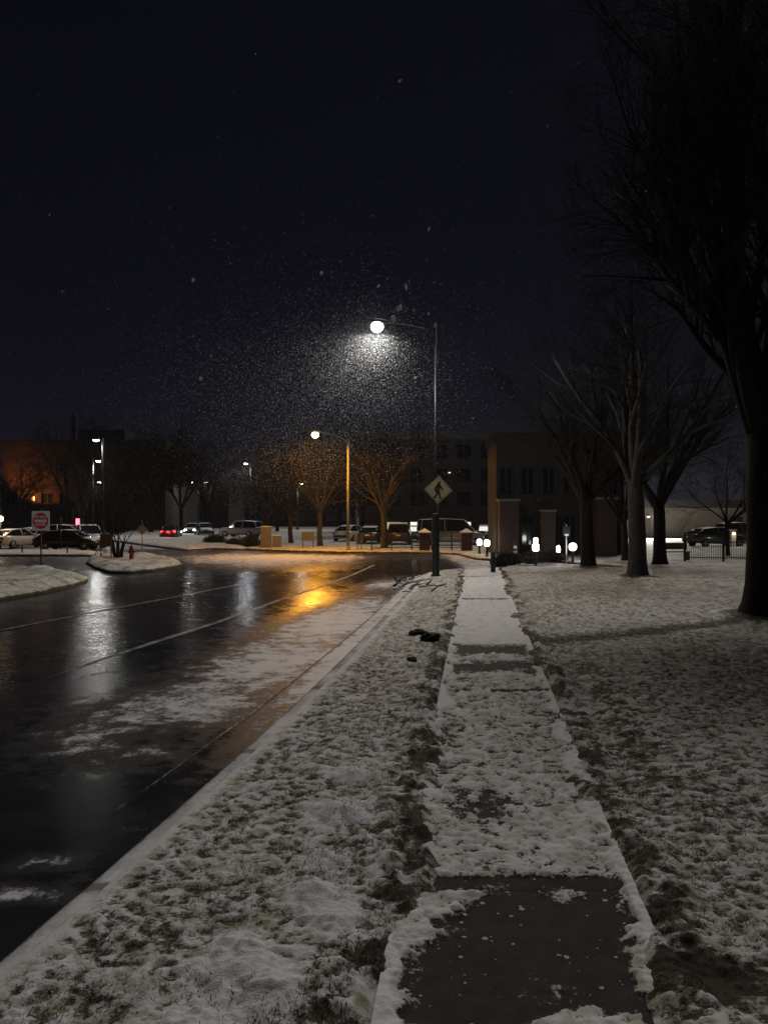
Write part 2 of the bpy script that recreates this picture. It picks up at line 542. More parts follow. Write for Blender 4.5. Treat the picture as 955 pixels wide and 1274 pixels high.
def turf(x, y, dk, dw):
    z = snow_height(x, y, dk, dw)
    w = np.clip(dk / .14, 0, 1)
    z = z * w + (1 - w) * (.012 + .018 * fbm(x * 5, y * 5, 2))
    bare = -.03 + .46 * np.clip(11 / np.maximum(y, 1), .3, 1) * (.492 - clump(x, y)) + .05 * (fbm(x * .7, y * .7, 44, 3) - .5)
    edge = np.exp(-((dw - .12) / .17) ** 2)
    bare = bare + edge * (.06 + .75 * np.clip(fbm(x * 6, y * 5, 60, 4) - .47, -.2, .4))
    bare = bare - .22 * np.clip(1 - dk / .16, 0, 1)
    for bx, by, br, bh in BUMPS:
        g = np.exp(-((x - bx) ** 2 + (y - by) ** 2) / br ** 2) 
        g = g * (.5 + fbm(x * 7, y * 7, 77, 3))
        z = z + bh * g; bare = bare - .45 * g
    return z, bare


# verge
t = np.linspace(0, 1, 120)[None, :]
ex = edge_x(D)[:, None]; wl = walk_l(D)[:, None]
ex2 = np.minimum(ex + .16, wl - .001)
tl = np.maximum(turf_l(D)[:, None], ex2 + .001); tr_ = turf_r(D)[:, None]
X = ex2 + (tl - ex2) * t; Y = np.repeat(D[:, None], 120, 1)
Zv, bv = turf(X, Y, X - ex2, np.maximum(tl - X, 0))
tag(grid_mesh('verge', X, Y, Zv, M['lawn'], {'bare': bv}), kind='structure')

# pavement
n = 100
t = np.linspace(0, 1, n)[None, :]
lo = np.maximum(wl, ex + .16) ; wr = walk_r(D)[:, None]
lo = np.minimum(lo, wr - .01)
X = lo + (wr - lo) * t; Y = np.repeat(D[:, None], n, 1)
S = X - wl


def walk_bare(s, y, x):
    b = np.full_like(x, -.055) + .05 * (fbm(x * 1.3, y * 1.1, 97, 3) - .5)
    wob = .34 * (fbm(x * 2.2, y * 2.2, 90, 5) - .5) + .22 * (fbm(x * 9, y * 9, 91, 4) - .5)
    s0 = np.interp(y, [3.0, 3.8, 4.17, 4.4, 4.6, 4.9, 5.05, 5.2], [.1, .04, -.04, .03, .12, .40, .55, .65])
    s1 = np.interp(y, [3.0, 3.6, 3.93, 4.2, 4.36, 4.8, 5.2], [1.26, 1.32, 1.40, 1.56, 1.50, 1.50, 1.54])
    e = np.minimum(np.minimum(s - s0, s1 - s) / .22, (5.10 - y) / .16)
    e = np.clip(e, -2.5, 1.2) * .17 + wob * 1.5
    b = np.where(y < 5.6, np.maximum(b, np.clip(e, -.07, .5)), b)
    tg = np.exp(-(((s - 1.02) / .22) ** 2 + ((y - 3.78) / .13) ** 2)); b = b - .6 * tg * (.4 + fbm(x * 8, y * 8, 95, 3))
    band = lambda y0, hw, s0, s1: np.clip(1 - np.abs(y - y0 + wob * 1.6 * hw) / hw, 0, 1) ** .7 * np.clip((s - s0) / .15, 0, 1) * np.clip((s1 - s) / .15, 0, 1)
    bb = band(5.27, .12, .1, 1.48); b = np.maximum(b, (bb > 0) * (.24 * bb + wob * 1.9) - .07)
    e = 1 - np.sqrt(((s - .58) / .42) ** 2 + ((y - 6.85) / .62) ** 2)
    b = np.maximum(b, np.clip(e * .22 + wob * 1.5 * np.clip(e + .6, 0, 1) - .05, -.07, .3))
    bb = band(14.35, .55, .1, 1.46); b = np.maximum(b, (bb > 0) * (.34 * bb + wob * 1.0) - .07)
    bb = band(12.8, .55, .12, 1.5); b = np.maximum(b, (bb > 0) * (.22 * bb + wob * 1.3) - .07)
    b = np.where((np.abs(y - 11.0) < .07) & (s > .7), .2, b)
    for j in (20.0, 22.9, 27.5):
        b = np.where(np.abs(y - j) < .12, .12, b)
    b = np.where(y > 15, b - .12 * (b < 0), b)
    b = np.where((y > 7.4) & (y < 12), b + .035, b)
    lw = .02 + .30 * np.clip(fbm(x * 3.2, y * 2.4, 140, 4) - .38, 0, 1); rw = .02 + .42 * np.clip(fbm(x * 2.9, y * 2.2, 150, 4) - .38, 0, 1)
    b = b - .3 * np.exp(-(s / lw) ** 2) - .4 * np.exp(-((1.51 - s) / rw) ** 2)
    ragged = np.clip(fbm(x * 7, y * 5, 170, 4) - .44, -.1, .3)
    b = b + ragged * (.55 * np.exp(-(s / .45) ** 2) * np.clip((y - 5.6) / 1.5, 0, 1) + .5 * np.exp(-((1.51 - s) / .22) ** 2))
    return b


bw = walk_bare(S, Y, X)
bw = bw + np.where(bw < .08, .38 * (.47 - clump(X + 3, Y)), 0)
snowy = np.clip((.12 - bw) / .2, 0, 1)
Zw = -.022 + .05 * snowy * np.clip(clump(X + 3, Y) - .44, 0, 1) + .014 * snowy * (.4 + fbm(X * 7, Y * 7, 33, 3)) + .008 * snowy * fbm(X * 25, Y * 25, 34, 2)
Zw = Zw + .045 * np.exp(-(S / .10) ** 2) * (-.05 + fbm(X * 5, Y * 4, 160, 4)) + .05 * np.exp(-((1.51 - S) / .11) ** 2) * (-.05 + fbm(X * 5, Y * 4, 161, 4))
for j in np.arange(2.15, 36, 1.51):
    Zw = Zw - .006 * np.exp(-((Y - j) / .02) ** 2)
tag(grid_mesh('sidewalk', X, Y, Zw, M['walk'], {'bare': bw}), kind='structure')

# lawn
off = np.concatenate([np.linspace(0, 3.2, 170), 3.2 + np.cumsum(np.geomspace(.025, 1.6, 110))])[None, :]
off = off[:, off[0] < 46]
X = tr_ + off; Y = np.repeat(D[:, None], off.shape[1], 1)
Zl, bl = turf(X, Y, np.full_like(X, 5.0), off + 0 * X)
TREES = [(8.75, 18.5, .48), (9.45, 30.0, .40), (9.0, 35.2, .36)]
for tx, ty, tr in TREES:
    rr = np.sqrt((X - tx) ** 2 + (Y - ty) ** 2)
    Zl = Zl + .16 * np.exp(-(rr / (tr * 2.3)) ** 2)
    bl = bl + .5 * np.clip(1 - (rr - tr) / (tr * 1.1), 0, 1) * (.3 + fbm(X * 2, Y * 2, 71, 3))
# barer, slightly sunken strip from the big tree to the pavement
tt = np.clip((8.2 - X) / 6.4, 0, 1); ty = 18.0 - 3.7 * tt + .5 * (fbm(X * .6, X * 0, 5) - .5)
streak = np.exp(-((Y - ty) / .38) ** 2) * (X < 8.6)
bl = bl + .16 * streak; Zl = Zl - .035 * streak
# trodden strip beside the pavement
st = np.exp(-((off - .42) / .20) ** 2) * np.clip((Y - 5) / 2, 0, 1) * np.clip((17 - Y) / 4, 0, 1)
Zl = Zl - .05 * st
bl = bl + .10 * np.exp(-((off - .75) / .25) ** 2) * np.clip((Y - 6) / 2, 0, 1) * np.clip((17 - Y) / 4, 0, 1) * (fbm(X * 3, Y * 2, 14, 3) > .48)
hole = np.exp(-(((X - 1.72) / .16) ** 2 + ((Y - 4.1) / .17) ** 2))
bl = bl + .5 * hole; Zl = Zl - .05 * hole
tag(grid_mesh('lawn', X, Y, Zl, M['lawn'], {'bare': bl}), kind='structure')


def turf_z(x, y):
    """turf level at one place, for whatever is set on it"""
    w_l, w_r, e = float(turf_l(y)), float(turf_r(y)), float(edge_x(y)) + .16
    if x > w_r:
        return float(turf(np.array([x]), np.array([y]), np.array([5.0]), np.array([x - w_r]))[0][0])
    return float(turf(np.array([x]), np.array([y]), np.array([x - e]), np.array([max(w_l - x, 0)]))[0][0])


# kerb with the corner
kd = np.concatenate([np.linspace(-6, 2.9, 20), np.linspace(3, 31.9, 420)])
path = [(float(kerb_x(a)), float(a)) for a in kd] + [(KX32 + CR - CR * math.cos(b), 32 + CR * math.sin(b)) for b in np.linspace(.02, math.pi / 2, 18)]
path += [(KX32 + CR + a, 36.0) for a in np.linspace(.6, 40, 30)]
path = np.array(path)
tan = np.gradient(path, axis=0); tan /= np.linalg.norm(tan, axis=1)[:, None]
nor = np.stack([tan[:, 1], -tan[:, 0]], -1)            # towards the turf
prof = [(-.02, -.19), (0.0, -.07), (.012, -.012), (.05, .004), (.10, .008), (.165, .010), (.18, -.16)]
X = np.stack([path[:, 0] + nor[:, 0] * p for p, z in prof], 1); Y = np.stack([path[:, 1] + nor[:, 1] * p for p, z in prof], 1)
wob = np.zeros_like(X)
for i, (p, z) in enumerate(prof):
    wob[:, i] = z + (.012 * (fbm(path[:, 0] * 4 + p * 9, path[:, 1] * 4, 6) - .3) if 0 < p < .17 else 0)
kb = np.zeros_like(X) + np.array([.6, .45, .16, .02, -.03, -.03, .1])[None, :]
kb = kb + .5 * (fbm(X * 1.6, Y * 1.6, 401, 4) - .5)
seg_ = np.concatenate([[0], np.cumsum(np.linalg.norm(np.diff(path, axis=0), axis=1))])
kb = kb + .35 * (np.abs((seg_ + .6) % 3.0 - 1.5) > 1.44)[:, None]
tag(grid_mesh('kerb', X, Y, wob, M['kerb'], {'bare': kb}), kind='structure')

# roadway
xs = np.unique(np.concatenate([np.linspace(-75, -14, 60), np.linspace(-14, 3.0, 190), np.linspace(3, 40, 40)]))
ys = np.unique(np.concatenate([np.linspace(-8, 3, 14), np.geomspace(3, 58, 230)]))
X, Y = np.meshgrid(xs, ys)
u = edge_x(np.minimum(Y, 35.9)) - X                      # metres out from the kerb
sn = np.full_like(X, -.22)


def blob(x, y, rx, ry, a, slope=.17):
    xx = X - x - slope * (Y - y)
    return a * np.exp(-(np.abs(xx / rx) ** 2.5 + np.abs((Y - y) / ry) ** 2.5))


for b in [(-2.75, 10.2, 1.5, 1.3, .34), (-2.85, 8.3, .95, .55, .29), (-3.5, 9.0, .6, .5, .2), (-1.95, 12.8, 1.3, 2.2, .28), (-1.5, 16.5, 1.6, 5.0, .33),
          (-.6, 22.5, 1.6, 5.8, .37), (-2.45, 5.85, .30, .2, .46), (-2.38, 5.35, .38, .17, .46), (-2.1, 5.6, .12, .08, .3), (.4, 30, 1.2, 3.0, .33), (-6.5, 13, 1.2, 1.5, .06)]:
    sn = sn + blob(*b)
sn = np.where(u < .42, np.maximum(sn, -.14 + .44 * np.clip((Y - 7) / 5, 0, 1)), sn)            # gutter
sn = sn + .22 * np.clip((Y - 40) / 8, 0, 1) + .16 * np.exp(-((X + 10) / 5) ** 2 - ((Y - 46) / 7) ** 2)
sn = sn + .30 * np.exp(-((X + 4.0) / 3.2) ** 4 - ((Y - 43) / 7.5) ** 4)
sn = sn + .26 * np.exp(-((X + 8.2) / 3.0) ** 2 - ((Y - 42) / 9) ** 2)
sn = np.where((X < -12.2) & (Y > 35.6), np.maximum(sn, .10), sn)
sn = np.where((X > KX32 + 2) & (Y > 36), .25, sn)
sn = sn + .10 * (fbm(X * .5, Y * .35, 50) - .5)
Zr = RZ + .010 * (fbm(X * .8, Y * .5, 12) - .5) + .012 * np.clip(u / 4, 0, 1)
tag(grid_mesh('road', X, Y, Zr, M['road'], {'snow': sn}), kind='structure')


def road_z(x, y):
    uu = float(edge_x(min(y, 35.9))) - x
    return float(RZ + .010 * (fbm(np.array([x * .8]), np.array([y * .5]), 12)[0] - .5) + .012 * min(max(uu / 4, 0), 1))


def ribbon(name, pts, w, mat, lift=.005, wav=0.0, mound=0.0):
    P = np.array(pts, float)
    seg = np.linalg.norm(np.diff(P, axis=0), axis=1); L = np.concatenate([[0], np.cumsum(seg)])
    s = np.arange(0, L[-1], .12)
    x = np.interp(s, L, P[:, 0]); y = np.interp(s, L, P[:, 1])
    T = np.stack([np.gradient(x), np.gradient(y)], -1); T /= np.linalg.norm(T, axis=1)[:, None]
    nr = np.stack([T[:, 1], -T[:, 0]], -1)
    c = np.linspace(-.5, .5, 5)
    taper = np.clip(s / 3.0, .04, 1) ** .7
    ww = w * taper * (1 + wav * (fbm(s * 1.7, s * 0, 3) - .5) * 2)
    Xr = x[:, None] + nr[:, :1] * c[None] * ww[:, None]; Yr = y[:, None] + nr[:, 1:] * c[None] * ww[:, None]
    uu = edge_x(np.minimum(Yr, 35.9)) - Xr
    Zq = RZ + .010 * (fbm(Xr * .8, Yr * .5, 12) - .5) + .012 * np.clip(uu / 4, 0, 1) + lift + mound * (1 - (2 * c[None]) ** 2)
    return tag(grid_mesh(name, Xr, Yr, Zq, mat), kind='structure')


def rp(px, py):
    dd = gd(py, RZ); return (px2x(px, dd), dd)


ribbon('lane_marking', [rp(60, 844), rp(155, 812), rp(270, 775), rp(345, 748), rp(400, 730), rp(440, 715), rp(466, 703)], .15, M['line'])
ribbon('edge_marking', [rp(-150, 818), rp(0, 785), rp(130, 760), rp(245, 738), rp(300, 727)], .16, M['line_dim'])
gut = [(float(kerb_x(a)) - np.interp(a, [1, 7, 11, 18, 30], [.66, .62, .52, .42, .36]), float(a)) for a in np.linspace(6.8, 29, 60)]
ribbon('gutter_marking', gut, .035, M['ridge'], .006, .9, .008)

# wide ground under and around everything
xs = np.linspace(-620, 620, 60); ys = np.linspace(-60, 640, 60)
X, Y = np.meshgrid(xs, ys)
tag(grid_mesh('ground', X, Y, np.full_like(X, -.16), M['slush'], {'bare': np.zeros_like(X)}), kind='structure')


def slab(name, poly, mat, step=.35, z=0.0, drop=.14, bumpy=.05, seed=1, bare=-.04, bank=0.0):
    """raised ground with a kerb edge: outline filled, cut into a grid and given uneven snow"""
    bm = bmesh.new()
    vs = [bm.verts.new((p[0], p[1], z)) for p in poly]
    bm.faces.new(vs)
    bmesh.ops.recalc_face_normals(bm, faces=bm.faces)
    if bm.faces[:][0].normal.z < 0:
        bmesh.ops.reverse_faces(bm, faces=bm.faces)
    x0, x1 = min(p[0] for p in poly), max(p[0] for p in poly); y0, y1 = min(p[1] for p in poly), max(p[1] for p in poly)
    for a, b, axis in ((x0, x1, 0), (y0, y1, 1)):
        k = int((b - a) / step)
        for i in range(1, k):
            co = Vector((0, 0, 0)); co[axis] = a + (b - a) * i / k
            no = Vector((0, 0, 0)); no[axis] = 1
            bmesh.ops.bisect_plane(bm, geom=bm.faces[:] + bm.edges[:] + bm.verts[:], plane_co=co, plane_no=no)
    bedges = [e for e in bm.edges if e.is_boundary]
    pa = np.array(poly)
    V = list(bm.verts)
    P = np.array([v.co[:] for v in V])
    dist = np.full(len(P), 1e9)
    for i in range(len(pa)):
        a, b = pa[i], pa[(i + 1) % len(pa)]
        ab = b - a; t_ = np.clip(((P[:, :2] - a) @ ab) / (ab @ ab), 0, 1)
        dist = np.minimum(dist, np.linalg.norm(P[:, :2] - (a + t_[:, None] * ab), axis=1))
    hz = (fbm(P[:, 0] * .9, P[:, 1] * .9, seed) * bumpy + bumpy * .5 * fbm(P[:, 0] * 3, P[:, 1] * 3, seed + 3)) * np.clip(dist / .3, 0, 1)
    hz += bank * np.exp(-((dist - .7) / .5) ** 2) * (fbm(P[:, 0] * 1.3, P[:, 1] * 1.3, seed + 9) - .25)
    for v, h_ in zip(V, hz):
        v.co.z += h_
    r = bmesh.ops.extrude_edge_only(bm, edges=bedges)
    for e in r['geom']:
        if isinstance(e, bmesh.types.BMVert):
            e.co.z = z - drop
    me = bpy.data.meshes.new(name); bm.to_mesh(me); bm.free()
    at = me.attributes.new('bare', 'FLOAT', 'POINT')
    vals = np.full(len(me.vertices), bare, np.float32)
    co = np.zeros(len(me.vertices) * 3, np.float32); me.vertices.foreach_get('co', co); co = co.reshape(-1, 3)
    vals[co[:, 2] < z - .05] = .5
    at.data.foreach_set('value', vals)
    me.polygons.foreach_set('use_smooth', [True] * len(me.polygons))
    me.materials.append(mat)
    o = bpy.data.objects.new(name, me); COL.objects.link(o)
    return tag(o, kind='structure')


def gp(px, py, z=0.0):
    dd = gd(py, z); return (px2x(px, dd), dd)


slab('snow_island', [(-60, 4), (-13.2, 4), (-12.4, 12), (-11.7, 18), gp(0, 743), gp(55, 734), gp(92, 726), gp(106, 721.5), gp(110, 718.5), gp(100, 715.5), gp(70, 711.5), gp(0, 709.5), (-60, 35.2)],
     M['farsnow'], .22, bumpy=.16, seed=4, bank=.42, bare=-.03)
slab('planted_island', [gp(118, 705), gp(135, 710), gp(160, 710.5), gp(190, 708), gp(213, 704.5), gp(226, 701.5), gp(222, 697.5), gp(190, 692), gp(150, 690.5), gp(112, 693), gp(108, 699)],
     M['farsnow'], .2, bumpy=.14, seed=8, bank=.3, bare=-.03)
slab('parking_strip', [gp(-160, 690), gp(116, 690), gp(120, 686), gp(96, 684.3), gp(-160, 684.3)], M['farsnow'], .4, bumpy=.08, seed=11, bare=-.15)
slab('far_verge', [(-9.6, 56.5), (-6, 54), (-2, 52.2), (3, 51.5), (4.6, 50), (5.1, 44.5), (6.5, 43), (9, 42), (12, 36.03), (70, 36.03), (70, 130), (-24, 130)],
     M['farsnow'], .8, bumpy=.06, seed=14, bare=-.05)
slab('left_bank', [gp(232, 683.5), gp(262, 681.5), gp(300, 682.5), (-9.7, 57), (-25, 129), (-40, 129), (-27, 78)], M['farsnow'], .9, bumpy=.12, seed=17, bare=-.05)

# grass standing out of the thin snow
rng = np.random.default_rng(5)
gm = MB()
ng = 0
gv = []; gf = []
cand = 0
Dd = 3.2 + (rng.random(60000) ** 1.7) * 11
Xx = np.where(rng.random(60000) < .42, 0, 1)
for i in range(60000):
    dy = Dd[i]
    if Xx[i] == 0:
        a, b = float(kerb_x(dy)) + .45, walk_l(dy) - .01
        x = a + (b - a) * (1 - rng.random() ** 1.35)
    else:
        x = walk_r(dy) + .01 + (rng.random() ** 1.3) * min(5.5, .62 * dy)
    gv.append((x, dy))
G = np.array(gv)
keep = fbm(G[:, 0] * 4, G[:, 1] * 4, 101, 3) + .1 * rng.random(len(G)) > .56
G = G[keep]
onv = G[:, 0] < walk_l(G[:, 1])
gz = np.zeros(len(G))
e_ = edge_x(G[:, 1]) + .16
zz, _ = turf(G[:, 0], G[:, 1], np.where(onv, G[:, 0] - e_, 5.0), np.where(onv, np.maximum(turf_l(G[:, 1]) - G[:, 0], 0), np.maximum(G[:, 0] - turf_r(G[:, 1]), 0)))
v_all = []; f_all = []
for i in range(len(G)):
    x, y, z = G[i, 0], G[i, 1], zz[i] - .008
    h = rng.uniform(.012, .038); a = rng.uniform(0, 6.283); w = rng.uniform(.0022, .0045)
    lx, ly = rng.normal(0, .02), rng.normal(0, .02)
    o = len(v_all)
    ca, sa = math.cos(a) * w, math.sin(a) * w
    v_all += [(x - ca, y - sa, z), (x + ca, y + sa, z), (x + lx, y + ly, z + h)]
    f_all.append((o, o + 1, o + 2))
gm.v = v_all; gm.f = f_all
M['grass'] = plain('winter_grass', (.085, .075, .030), .85, var=.6, scale=7)
tag(gm.build('grass', M['grass'], fix=False), 'short winter grass poking through the thin snow', 'grass', kind='stuff')


# ------------------------------------------------------------------ trees
def grow(seed, height, r0, fork, limbs, levels, spread=.5, limb_len=None, droop=0.0, wander=.12, kids=(7, 6, 5, 4), stems=1, flare=1.0, minr=.006):
    """trunk+limbs mesh and twig mesh of a leafless tree"""
    rnd = random.Random(seed)
    A, B = MB(), MB()
    limb_len = limb_len or (height - fork)

    def branch(p, d, length, r, lev):
        nseg = 6 if lev == 0 else (5 if lev == 1 else (4 if lev == 2 else 3))
        pts = [p.copy()]; dirs = []
        dd = d.copy()
        for i in range(nseg):
            dd = dd + Vector((rnd.gauss(0, wander), rnd.gauss(0, wander), rnd.gauss(0, wander) + (.05 if lev < 2 else -.02 - droop)))
            dd.normalize(); dirs.append(dd.copy())
            pts.append(pts[-1] + dd * (length / nseg))
        end = .35 if lev < levels else .5
        rad = [max(minr, r * (1 - (1 - end) * i / nseg)) for i in range(nseg + 1)]
        (A if lev <= 1 else B).tube(pts, rad, 8 if lev == 0 else (6 if lev == 1 else (4 if lev == 2 else 3)), cap=lev < 2)
        if lev >= levels:
            return
        k = kids[min(lev, len(kids) - 1)]
        k = max(2, int(round(k * rnd.uniform(.8, 1.2))))
        for j in range(k):
            t_ = .22 + .78 * (j + rnd.random()) / k
            i = min(nseg - 1, int(t_ * nseg)); fr = t_ * nseg - i
            q = pts[i].lerp(pts[i + 1], min(1, fr))
            base = dirs[i]
            o = base.orthogonal().normalized(); o.rotate(Matrix.Rotation(rnd.uniform(0, 6.283), 3, base))
            ang = rnd.uniform(.35, .85) if t_ < .92 else rnd.uniform(.1, .35)
            nd = (base * math.cos(ang) + o * math.sin(ang)).normalized()
            branch(q, nd, length * rnd.uniform(.42, .62) * (1.1 - .35 * t_), max(minr, rad[i] * rnd.uniform(.45, .62)), lev + 1)

    for s in range(stems):
        lean = Vector((rnd.gauss(0, .03), rnd.gauss(0, .03), 1)).normalized() if stems == 1 else Vector((math.cos(s * 2.4 + seed) * .22, math.sin(s * 2.4 + seed) * .22, 1)).normalized()
        start = Vector((0, 0, -.12)) if stems == 1 else Vector((math.cos(s * 2.4 + seed) * r0 * 1.3, math.sin(s * 2.4 + seed) * r0 * 1.3, -.1))
        ks = [0, .04, .10, .2, .4, .7, 1.0]
        pts = [start + lean * ((fork + .12) * k) + Vector((rnd.gauss(0, .02), rnd.gauss(0, .02), 0)) * (k > .2) for k in ks]
        rad = [r0 * q for q in (1 + .75 * flare, 1 + .40 * flare, 1 + .17 * flare, 1.03, .96, .9, .86)]
        A.tube(pts, rad, 14)
        top = pts[-1]
        for j in range(limbs):
            a = 2 * math.pi * (j + rnd.uniform(-.25, .25)) / limbs + seed
            sp = spread * rnd.uniform(.55, 1.25)
            dv = Vector((math.cos(a) * math.sin(sp), math.sin(a) * math.sin(sp), math.cos(sp)))
            q = top - lean * rnd.uniform(.0, .18) * fork
            branch(q - dv * .1, dv, limb_len * rnd.uniform(.8, 1.1), r0 * rnd.uniform(.42, .58) * (1.5 / max(1.5, stems)), 0)
    return A, B


def tree(label, loc, rz=0.0, mat='bark', group=None, cat='tree', name='bare_tree', twig='twig', **kw):
    A, B = grow(**kw)
    t_ = thing(name, label, cat, loc, rz, group)
    A.build('trunk', M[mat], t_, True, fix=False)
    B.build('crown', M[twig], t_, True, fix=False)
    return t_


big = 'bare trees on the snowy lawn'
tree('largest bare tree, thick dark trunk and wide crown at the right edge of the lawn', (8.75, 18.5, .05), .4, group=big, seed=5, height=15, r0=.42, fork=4.2, limbs=9, levels=4, spread=.19, limb_len=9.0, kids=(9, 7, 6, 4), wander=.075, flare=1.2)
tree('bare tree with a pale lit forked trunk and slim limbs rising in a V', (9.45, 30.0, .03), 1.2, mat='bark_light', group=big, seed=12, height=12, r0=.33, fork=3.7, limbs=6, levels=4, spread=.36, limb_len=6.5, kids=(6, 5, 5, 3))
tree('dark bare tree in front of the brick piers, its trunk beside the globe bollard light', (9.0, 35.4, .03), 2.0, group=big, seed=21, height=11, r0=.30, fork=3.2, limbs=6, levels=4, spread=.62, limb_len=5.4, kids=(6, 6, 5, 3))
tree('dark bare tree with a broad forked trunk left of the black iron fence', (13.1, 38.2, .02), .3, group=big, seed=29, height=11, r0=.30, fork=3.0, limbs=6, levels=4, spread=.66, limb_len=6.0, kids=(6, 6, 5, 3))

street = 'bare trees along the far side of the road'
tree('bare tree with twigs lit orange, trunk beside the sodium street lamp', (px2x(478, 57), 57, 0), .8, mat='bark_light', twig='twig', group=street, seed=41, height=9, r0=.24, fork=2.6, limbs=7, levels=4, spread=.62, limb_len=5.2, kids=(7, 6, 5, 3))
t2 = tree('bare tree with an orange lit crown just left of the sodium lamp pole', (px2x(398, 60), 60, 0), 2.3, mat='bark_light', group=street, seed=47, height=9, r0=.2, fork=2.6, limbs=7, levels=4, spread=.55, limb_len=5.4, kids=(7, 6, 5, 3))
copy_thing(t2, (px2x(362, 66), 66, 0), 1.1, .95, 'slim dark bare tree standing left of the white utility cabinets')
copy_thing(t2, (px2x(330, 72), 72, 0), 4.0, .8, 'smaller dark bare tree behind the tall white utility cabinet')
t3 = tree('small bare tree with several stems on the snowy island by the hydrant', (px2x(148, 43), 43, .03), .2, group='small multi stemmed trees', cat='tree', name='small_tree', seed=55, height=4, r0=.10, fork=.9, limbs=4, levels=3, spread=.42, limb_len=2.3, kids=(6, 5, 4, 3), stems=3, wander=.1, flare=.3)
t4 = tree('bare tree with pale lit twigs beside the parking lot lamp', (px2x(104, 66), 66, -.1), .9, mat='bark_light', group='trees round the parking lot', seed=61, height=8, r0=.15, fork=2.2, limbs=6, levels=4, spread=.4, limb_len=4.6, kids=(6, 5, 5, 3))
lot = 'dark trees behind the parking lot'
t5 = tree('tall dark bare tree rising above the left building roof', (px2x(88, 96), 96, -.1), .5, group=lot, seed=67, height=14, r0=.3, fork=3.5, limbs=7, levels=4, spread=.5, limb_len=8.0, kids=(7, 6, 5, 3), minr=.015)
for (px, dd, sc_, rz, lb) in [(16, 92, .62, 2.0, 'dark bare tree before the orange lit wall at the left edge'),
                              (140, 104, .9, 3.4, 'dark bare tree behind the small multi stemmed island tree'),
                              (188, 105, 1.0, 1.0, 'dark bare tree behind the fire hydrant and island'),
                              (226, 118, 1.05, 4.2, 'dark rounded bare tree behind the twin headed lot lamp'),
                              (256, 124, 1.0, 5.3, 'dark rounded bare tree right of the twin headed lot lamp'),
                              (318, 128, .8, 2.7, 'low dark bare tree behind the snow lit lot lamp'),
                              (345, 112, .8, 3.9, 'bare tree in the gap behind the white utility cabinets'),
                              (420, 84, .72, .3, 'bare tree behind the sodium lamp pole'),
                              (452, 92, .8, 1.9, 'bare tree before the left end of the office block')]:
    copy_thing(t5, (px2x(px, dd), dd, -.1), rz, sc_, lb)
copy_thing(t5, (px2x(700, 56), 41.5, 0), 2.2, .62, 'dark bare tree close to the brick piers, behind the bollard lights')
t7 = tree('thin bare tree leaning over the iron fence at the right', (px2x(905, 46), 46, 0), .9, group=big, seed=71, height=8, r0=.12, fork=2.0, limbs=6, levels=4, spread=.75, limb_len=4.2, kids=(6, 5, 4, 3))


def bush(label, loc, size, seed, mat='twig', group='bushes', cap=False, n=260):
    rnd = random.Random(seed)
    b = MB()
    for i in range(n):
        a = rnd.uniform(0, 6.283); el = rnd.uniform(.15, 1.45)
        L_ = rnd.uniform(.6, 1.0)
        e = Vector((math.cos(a) * math.cos(el) * size[0], math.sin(a) * math.cos(el) * size[1], math.sin(el) * size[2])) * L_
        s0 = Vector((e.x * .25 + rnd.gauss(0, .05), e.y * .25 + rnd.gauss(0, .05), -.03))
        m_ = s0.lerp(e, .55) + Vector((rnd.gauss(0, .06), rnd.gauss(0, .06), .06))
        b.tube([s0, m_, e], [.014, .010, .005], 3, cap=False)
        for k in range(3):
            q = m_.lerp(e, rnd.random()); w = q + Vector((rnd.gauss(0, .14), rnd.gauss(0, .14), rnd.gauss(.05, .1)))
            b.tube([q, w], [.008, .004], 3, cap=False)
        # small dead leaves still on the shrub
        for k in range(3):
            q = m_.lerp(e, rnd.uniform(.2, 1)) + Vector((rnd.gauss(0, .07), rnd.gauss(0, .07), rnd.gauss(0, .07)))
            u_ = Vector((rnd.gauss(0, 1), rnd.gauss(0, 1), rnd.gauss(0, 1))).normalized() * .05
            w_ = u_.orthogonal().normalized() * .035
            b.add([q - u_, q + w_, q + u_, q - w_], [(0, 1, 2, 3)])
    o = b.build('bush', M[mat], fix=False); o.location = loc
    return tag(o, label, 'bush', group)


M['evergreen'] = plain('dark_evergreen', (.022, .028, .016), .85, var=.4)
bush('low dark bush at the foot of the brick pier, left of the twin globe light', (px2x(632, 38.5), 38.5, 0), (1.0, .8, .62), 1)
bush('low dark bush under the twin globe light by the brick piers', (px2x(660, 39.6), 39.6, 0), (.9, .7, .5), 2)
bush('low dark bush between the bollard lights before the brown pier', (px2x(688, 41), 41, 0), (.9, .7, .55), 3)
bush('low dark bush beside the dark bollard at the end of the sidewalk', (px2x(622, 36.6), 36.9, 0), (.45, .5, .4), 4)
bush('rounded dark evergreen bush left of the white utility cabinets', (px2x(312, 60), 60, 0), (1.0, .9, .95), 5, 'evergreen', 'dark evergreen bushes', n=420)
bush('wide dark evergreen bush on the far snow bank near the lit car', (px2x(268, 66), 66, 0), (1.3, 1.0, .8), 6, 'evergreen', 'dark evergreen bushes', n=420)
bush('low dark evergreen bush on the snow bank between two others', (px2x(290, 62), 62.5, 0), (.8, .7, .55), 7, 'evergreen', 'dark evergreen bushes', n=320)


